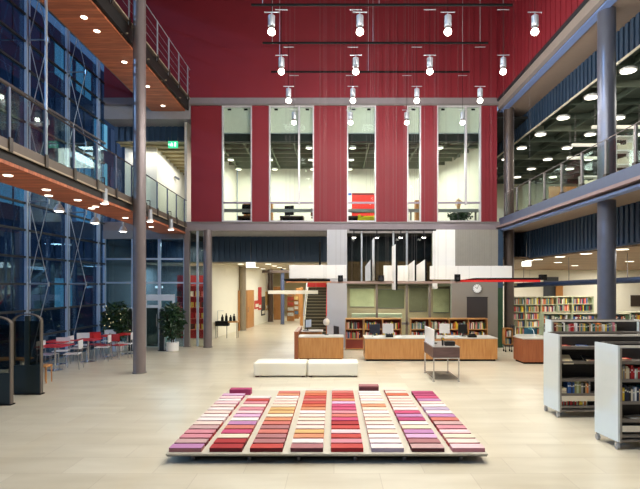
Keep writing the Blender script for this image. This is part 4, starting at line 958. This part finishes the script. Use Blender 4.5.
def flatbook(x,y,z,w_,d_,c,label,rz=0,h=.02,tilt=0,grp='books laid flat on the carts'):
    mb = MB().box(-w_/2,w_/2,-d_/2,d_/2,0,.003,mat('book_cover_'+c.replace(' ','_'),BC[c],.5)).box(-w_/2,w_/2,-d_/2,d_/2,h-.003,h,mat('book_cover_'+c.replace(' ','_'),BC[c],.5)).box(-w_/2,w_/2-.004,-d_/2+.004,d_/2-.004,.003,h-.003,mat('book_pages',(226,218,196),.8)).box(-w_/4,w_/4,-d_/4,0,h,h+.0006,mat('cover_patch_'+c.replace(' ','_'),(240,220,170),.6))
    o = mb.build('book', None, (x,y,z)); o.rotation_euler=(tilt,0,rz); tag(o,label,'book',grp)
flatbook(X1+.13,Y1+.15,1.26*s1+.012,.2,.16,'red','red book lying flat, left on the top shelf of the further cart',.2)
flatbook(X1+.48,Y1+.15,1.26*s1+.012,.2,.15,'blue','blue and white book lying flat, right on the top shelf of the further cart',-.3)
flatbook(X1+.17,Y1+.12,1.0*s1+.03,.19,.24,'cream','cream book tilted towards the viewer on the second shelf of the further cart',.0,.02,.6)
flatbook(X1+.58,Y1+.12,1.0*s1+.03,.17,.24,'black','black and red magazine tilted on the second shelf of the further cart',.0,.012,.6)
flatbook(X1+.62,Y1+.07,1.0*s1+.014,.1,.06,'red','small red booklet at the foot of the black magazine',.0,.02)
for k in range(3): flatbook(X1+.09,Y1+.16,.42*s1+.013+k*.031,.13,.2,['cream','dark red','cream'][k],'%s book in the flat stack on the further cart, %s from below'%(['cream','dark red','pale'][k],ORD[k]),0,.03)
flatbook(X2+.12,Y2+.15,1.26*s2+.012,.22,.16,'red','red and white book lying flat on top shelf of the nearest cart',.1,.03)
flatbook(X2+.33,Y2+.15,.42*s2+.012,.26,.18,'white','white and blue booklet lying flat on the fourth shelf of the nearest cart',.2,.015)
for (xx,yy,s_,nm) in ((X1,Y1,s1,'further'),(X2,Y2,s2,'nearest')):
    o = MB().box(.04,1.15,-.005,.015,0,.09,CRE).build('shelf_label_strip', None, (xx,yy,.26*s_ if nm=='nearest' else .305*s_)); tag(o,'pale blank strip along the lower shelf front of the %s cart'%nm,'label strip')
# cart rank behind
cart(PX(552.5,11.2),11.2,2.0,1.69,'white-ended cart directly behind the further cart',W=.32,end_dx=0)
cart(PX(600,12.2)-.45,10.95,1.6,1.5,'white-ended cart seen between the two ranks, by the big column') if False else None
t = thing('panel_stand','small frosted panel on a rail before the big round column','panel',(PX(593,11.9),11.9,0)); MB().bev(-.18,.18,0,.02,1.18,1.5,FROST,.005,1).build('panel', t); MB().cyl((0,.03,0),(0,.03,1.4),.015,TAUM).box(-.15,.15,-.1,.16,0,.02,TAUM).build('stand', t)
add_row(PX(552.5,11.2)+.06,PX(552.5,11.2)+1.5,11.23,1.26*1.69/1.5+.013,.2,.11,'top shelf of the cart behind the further cart',75,grp='books on the rear cart')
add_row(PX(552.5,11.2)+.06,PX(552.5,11.2)+1.5,11.23,1.0*1.69/1.5+.013,.2,.11,'second shelf of the cart behind the further cart',76,grp='books on the rear cart')
flush_books()

# ------------------------------------------------------------------ installation of coloured blocks
PLAT = mat('cream_platform_board', (188, 182, 164), .5, vary=.03)
pf = thing('display_platform', 'low cream platform carrying the rows of coloured blocks', 'platform', (-.1,9.0,0))
MB().box(-2.24,2.24,-2.05,2.1,.115,.14,PLAT).build('deck', pf); MB().box(-2.23,2.23,-2.04,2.09,.1,.115,mat('dark_platform_edge',(60,54,48),.6)).build('under_board', pf)
MB().box(-2.0,2.0,-1.83,1.85,.025,.1,BLACK).build('under_frame_or_shade_box', pf)  # inset black box added to deepen the shade beneath the platform
for x in (-1.9,-1.1,-.4,.4,1.1,1.9):
    for y in (-1.9,1.92): MB().cyl((x,y,0),(x,y,.1),.03,STEEL,n=10).build('leg', pf)
PAL = {'W':('white',(240,226,222)),'C':('cream',(238,214,200)),'I':('ivory',(234,216,190)),'y':('sand yellow',(228,186,118)),'o':('apricot',(224,150,108)),'O':('orange',(216,104,62)),
 's':('salmon',(218,120,106)),'r':('coral red',(206,72,62)),'R':('red',(182,40,42)),'D':('dark red',(122,26,34)),'p':('pale pink',(240,202,204)),'P':('pink',(226,146,156)),'h':('hot pink',(212,76,118)),
 'M':('magenta',(190,66,114)),'m':('mauve',(200,138,186)),'l':('lilac pink',(222,172,206)),'b':('dusty rose',(186,122,122)),'B':('maroon brown',(104,48,54)),'g':('rosy grey',(204,164,160)),'v':('violet grey',(186,166,188))}
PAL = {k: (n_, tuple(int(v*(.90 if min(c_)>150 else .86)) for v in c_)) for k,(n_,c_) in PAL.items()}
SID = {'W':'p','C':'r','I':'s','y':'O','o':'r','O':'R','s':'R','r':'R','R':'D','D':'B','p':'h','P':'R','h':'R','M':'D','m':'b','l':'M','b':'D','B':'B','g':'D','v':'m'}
colsB = ['mgPPgCWWCWCpWpl',           # front to back
         'RRIhsmWlpPCPrW',
         'rbbsbsoIyyICCWoso',
         'bWoyCCICWoOrsrOoC',
         'rPrprRhsPhhlorrsC',
         'WWWIWCICWIoIWCWW',
         'gblmIWMmhWCCCCOCC',
         'pCIpPgsmWvWCmhMM']
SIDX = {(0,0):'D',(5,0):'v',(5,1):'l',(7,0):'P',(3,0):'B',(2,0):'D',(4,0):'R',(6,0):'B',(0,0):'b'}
NC = [15,14,16,17,17,16,17,16]
cn_names = ['leftmost','second','third','fourth','fifth','sixth','seventh','rightmost']
mesh_cache = {}
for c_ in range(8):
    x0 = PX(169.6 + c_*40.35, 7.05)
    for r_ in range(NC[c_]):
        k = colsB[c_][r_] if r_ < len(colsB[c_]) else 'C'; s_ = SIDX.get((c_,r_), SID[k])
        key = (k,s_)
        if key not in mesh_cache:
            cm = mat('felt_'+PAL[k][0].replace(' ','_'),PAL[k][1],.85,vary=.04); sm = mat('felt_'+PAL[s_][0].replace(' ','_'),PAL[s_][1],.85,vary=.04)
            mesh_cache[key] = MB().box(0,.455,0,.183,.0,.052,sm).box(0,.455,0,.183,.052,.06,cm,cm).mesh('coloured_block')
        o = bpy.data.objects.new('coloured_block', mesh_cache[key]); C.objects.link(o); o.location = (x0, 7.02+r_*.237, .14)
        tag(o, 'flat %s block, %s from the front in the %s column of the platform' % (PAL[k][0], ordn(r_), cn_names[c_]), 'block', 'coloured blocks on the platform')
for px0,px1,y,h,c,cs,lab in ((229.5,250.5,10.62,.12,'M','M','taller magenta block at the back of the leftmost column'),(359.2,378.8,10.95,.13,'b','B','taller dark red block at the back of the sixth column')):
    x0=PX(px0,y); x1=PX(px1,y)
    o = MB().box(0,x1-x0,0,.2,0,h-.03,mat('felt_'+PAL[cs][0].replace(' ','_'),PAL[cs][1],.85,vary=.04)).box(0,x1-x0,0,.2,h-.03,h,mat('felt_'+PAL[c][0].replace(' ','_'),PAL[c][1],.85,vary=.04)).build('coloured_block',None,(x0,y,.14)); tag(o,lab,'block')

# ------------------------------------------------------------------ left: security gates, cafe, plants
GATE = mat('dark_green_gate_panel', (30,44,46), .45); GEDGE = mat('beech_gate_edge', (94,86,78), .45)
def gate(x, y, w_, h, label, rz=0, group='security gates', low=.66, edge=GEDGE):
    t = thing('security_gate', label, 'security gate', (x,y,0), rz, group); hw=w_/2; zt=h-.17
    def arch(W, Z, top, n=10):
        return [(-W,Z)] + [(-W+ (1-math.cos(a))*W, Z+(top-Z)*math.sin(a)) for a in [math.pi/2*i/n for i in range(1,n)]] + [(0,top)] + [(W-(1-math.cos(a))*W, Z+(top-Z)*math.sin(a)) for a in [math.pi/2*i/n for i in range(n-1,0,-1)]] + [(W,Z)]
    pts = [(-hw,0)] + arch(hw,zt,h) + [(hw,0)]
    inn = [(-hw+.022,0)] + arch(hw-.022,zt,h-.022) + [(hw-.022,0)]
    fr = MB(); n=len(pts)
    V=[]; 
    for yy in (-.05,.05):
        V += [(a,yy,b) for a,b in pts] + [(a,yy,b) for a,b in inn]
    Fc=[]
    for i in range(n-1):
        Fc += [(i,i+1,n+i+1,n+i),(2*n+i,3*n+i,3*n+i+1,2*n+i+1),(i,2*n+i,2*n+i+1,i+1),(n+i,n+i+1,3*n+i+1,3*n+i)]
    fr.add(V,Fc,edge); fr.build('arched_frame', t)
    MB().box(-hw+.022,hw-.022,-.04,.04,0,low,GATE).build('lower_panel', t)
    MB().box(-.05,.05,-.035,.035,low,h-.05,GATE).build('centre_strip', t)
    MB().box(-hw+.022,-.05,-.008,.008,low,zt,TGLASS).build('glass_infill', t); MB().box(.05,hw-.022,-.008,.008,low,zt,TGLASS).build('glass_infill', t)
    MB().box(-hw-.02,hw+.02,-.08,.08,0,.025,BLACK).build('foot_plate', t); return t
gate(PX(27.6,11.35),11.35,.65,1.83,'dark green arched security gate with beech edge, whole one at left')
gate(PX(12,10.35)-.325,10.35,.65,1.83,'dark green arched security gate cut by the left edge of the picture')
gate(PX(130.5,18.7),18.7,.2,1.62,'slim pale arched security gate left of the tall column',0,low=.3,edge=ALU)
gate(PX(162,18.7),18.7,.22,1.62,'slim pale arched security gate beside the potted tree by the door',0,low=.3,edge=ALU)
def potplant(x,y,label,h,rx,seed,pot=WHITE,n=900,lights=False):
    t = thing('potted_tree', label, 'potted plant', (x,y,0))
    MB().lathe([(.19,0),(.22,.03),(.23,.34),(.2,.35),(.19,.32)], pot, 24).build('pot', t, smooth=True)
    st_ = MB(); r=random.Random(seed)
    for k in range(5):
        a=r.uniform(0,6.28); st_.tube([(0.04*math.cos(a),.04*math.sin(a),.3),(.1*math.cos(a),.1*math.sin(a),.8),(.28*math.cos(a),.28*math.sin(a),h*.8)],.014,mat('brown_stem',(86,66,44),.7),6)
    st_.build('stems', t)
    leafy(t,n,0,(h+.45)/2,rx,(h-.4)/2,.15,LEAF,seed)
    return t
potplant(PX(173.5,18.7),18.6,'bushy green tree in a white pot beside the lobby door',1.78,.42,21)
potplant(PX(116,18.5),18.6,'large dark tree behind the cafe tables with tiny lights',1.85,.52,22,n=1100)
r=random.Random(3); fl=MB()
for k in range(26): 
    a=r.uniform(0,6.28); q=r.uniform(.25,.5); fl.lathe([(.001,-.012),(.014,0),(.001,.012)],mat('fairy_bulb',(255,236,180),.5,emit=3,vary=0),6,(q*math.cos(a),q*math.sin(a)-.0)); 
    for i in range(len(fl.v)-18,len(fl.v)): fl.v[i]=(fl.v[i][0],fl.v[i][1],fl.v[i][2]+.65+k*.042)
tag(fl.build('fairy_lights',None,(PX(116,18.5),18.6,0)),'string of tiny warm lights in the large cafe tree','lights')
RT = mat('red_table_top', (196,34,40), .35)
def cafe_table(x,y,label,s=.36):
    t = thing('cafe_table', label, 'table', (x,y,0), 0, 'red cafe tables')
    MB().bev(-s,s,-s,s,.7,.725,RT,.01,2).build('table_top', t); MB().cyl((0,0,.02),(0,0,.7),.028,CHROME).build('stem', t)
    MB().lathe([(.22,0),(.22,.012),(.03,.03)],CHROME,20).build('base_plate', t, smooth=True)
    return t
WCH = mat('white_moulded_chair', (226,228,232), .4)
def cafe_chair(x,y,rz,label,m=WCH):
    t = thing('cafe_chair', label, 'chair', (x,y,0), rz, 'cafe chairs')
    MB().bev(-.2,.2,-.2,.2,.44,.462,m,.008,2).build('seat', t)
    bm_ = MB(); n=6
    V=[];Fc=[]
    for j in range(2):
        for i in range(n+1):
            a=(i/n-.5)*1.3; V.append((.2*math.sin(a)/math.sin(.65), .2+.05*math.cos(a)-.03+j*.0, .6 if j==0 else .84))
    for j in range(2):
        for i in range(n+1):
            a=(i/n-.5)*1.3; V.append((.2*math.sin(a)/math.sin(.65), .2+.05*math.cos(a)-.015, .6 if j==0 else .84))
    q=n+1
    for i in range(n): Fc += [(i,i+1,q+i+1,q+i),(2*q+i,3*q+i,3*q+i+1,2*q+i+1),(q+i,q+i+1,3*q+i+1,3*q+i),(i,2*q+i,2*q+i+1,i+1)]
    bm_.add(V,Fc,m); bm_.build('backrest', t, smooth=True)
    for sx in (-1,1):
        MB().tube([(sx*.19,-.18,.44),(sx*.21,-.21,0)],.011,CHROME).build('front_leg', t); MB().tube([(sx*.18,.22,.84 if False else .62),(sx*.18,.19,.44),(sx*.2,.24,0)],.011,CHROME).build('rear_leg', t)
    return t
tabs = [(PX(55,14.5),14.5,'red square cafe table nearest the gates'),(PX(88,16.1),16.1,'red square cafe table in the middle of the cafe row'),(PX(112,17.4),17.3,'red square cafe table before the large tree, left'),(PX(124,17.6),17.9,'red square cafe table close to the tall column'),(-8.6,15.6,'red square cafe table against the glazed wall')]
for x,y,l in tabs: cafe_table(x,y,l,.38 if y<15 else .34)
RCH = mat('red_moulded_chair', (176,34,42), .4)
chs = [(PX(70,14.6),14.75,-1.4,'white cafe chair right of the nearest red table'),(PX(44,14.4),14.6,1.5,'white cafe chair left of the nearest red table'),(PX(101,16.2),16.3,-1.4,'white cafe chair right of the middle red table'),(PX(82,16.8),16.8,.3,'white cafe chair behind the middle red table'),
 (PX(76,15.9),16.0,1.6,'white cafe chair left of the middle red table'),(PX(110,18.1),17.95,.1,'white cafe chair behind the table before the large tree'),(PX(127.5,17.3),17.2,-1.5,'white cafe chair closest to the tall column'),(PX(60,15.3),15.35,.2,'white cafe chair behind the nearest red table'),
 (PX(94,17),17.1,.6,'red cafe chair behind the middle table'),(PX(105,16.9),16.75,1.4,'red cafe chair beside the far tables'),(PX(120,16.9),16.8,2.9,'red cafe chair before the far tables')]
for i,(x,y,rz,l) in enumerate(chs): cafe_chair(x,y,rz,l,RCH if 'red cafe' in l else WCH)
t = thing('low_bench','pale wooden bench behind the gates at the left edge','bench',(PX(6,13.2),13.2,0)); MB().bev(-.7,.6,-.2,.25,.5,.54,OAKX,.01,1).build('seat_board', t)
for x in (-.6,.5): MB().box(x-.03,x+.03,-.17,.2,0,.5,WHITE).build('leg', t)
t = thing('white_cabinet','low white cabinet at the left edge behind the first gate','cabinet',(PX(-6,12.2),12.0,0)); MB().bev(-.3,.36,-.2,.2,0,.42,WHITE,.01,1).build('body', t); MB().box(-.3,.36,-.215,-.202,.2,.21,BLACK).build('door_gap', t)
t = thing('stool','small beech stool right of the whole security gate','stool',(PX(43.5,12.6),12.7,0)); MB().bev(-.1,.1,-.15,.15,.4,.45,OAK,.01,1).build('seat', t)
for x in (-.08,.08):
    for y in (-.12,.12): MB().cyl((x,y,0),(x,y,.4),.015,OAK).build('leg', t)

# ------------------------------------------------------------------ pendants and tracks
rows = [(5.0,3),(7.1,3),(9.15,3),(11.2,0),(13.3,0),(15.4,0),(17.5,0)]
xs = [-1.4,.58,2.55,4.5]
rown = ['','','','nearest','second','third','rearmost']
coln = ['leftmost','second from the left','third from the left','rightmost']
pr = None
for j,(y,_) in enumerate(rows):
    zb = 8.14
    zt = 9.89
    bar = MB().box(-2.2,4.75,-.025,.025,zt+.01,zt+.06,BLACK)
    if j >= 3 or True:
        tb = thing('lighting_bar', '%s black lighting bar spanning the atrium' % ({4:'uppermost visible',5:'middle',6:'lowest'}.get(j, ORD[j] + ' from the camera, overhead,')), 'bar', (0,y,0))
        bar.build('rail', tb); cb = MB()
        for x in (-1.9,1.2,4.5): cb.cyl((x,0,zt+.07),(x,0,TOP),.008,ALU,n=6)
        cb.build('suspension_cables', tb)
    for i,x in enumerate(xs):
        lab = 'round-bulb pendant lamp, %s in the %s row' % (coln[i], rown[j] or ('%s overhead' % ORD[j]))
        if pr is None:
            pr = thing('pendant_lamp', lab, 'pendant lamp', (x,y,zb), 0, 'pendant lamps over the floor')
            MB().lathe([(.075,.13),(.08,.14),(.08,.36),(.07,.37)],ALU,18).lathe([(.06,.06),(.06,.13)],STEEL,16).build('lamp_body', pr, smooth=True)
            MB().lathe([(.003,-.07),(.045,-.058),(.078,-.025),(.083,.012),(.07,.055),(.055,.07)],BULB,18).build('bulb', pr, smooth=True)
            MB().box(-.16,.16,-.012,.012,.44,.455,ALU).cyl((0,0,.36),(0,0,.46),.012,ALU).build('cross_plate', pr)
            MB().cyl((0,0,.45),(0,0,zt-zb),.006,BLACK,n=6).box(-.16,.16,-.01,.01,zt-zb-.1,zt-zb-.085,ALU).build('cable', pr)
        else: dup(pr, (x,y,zb), None, lab)
        light('SPOT', (x,y,zb-.13), 150, NEUT, .08, spot=2.3, blend=.9, name='pendant_light'); light('POINT', (x,y,zb-.13), 85, NEUT, .08, name='pendant_glow')
# unseen area lights added below the atrium ceiling as soft fill
for x,y in ((-3,2),(3,2),(-3,9),(3,9),(0,15)): light('AREA', (x,y,TOP-.15), 50, NEUT, 1.6, 1.6, name='atrium_fill_light')
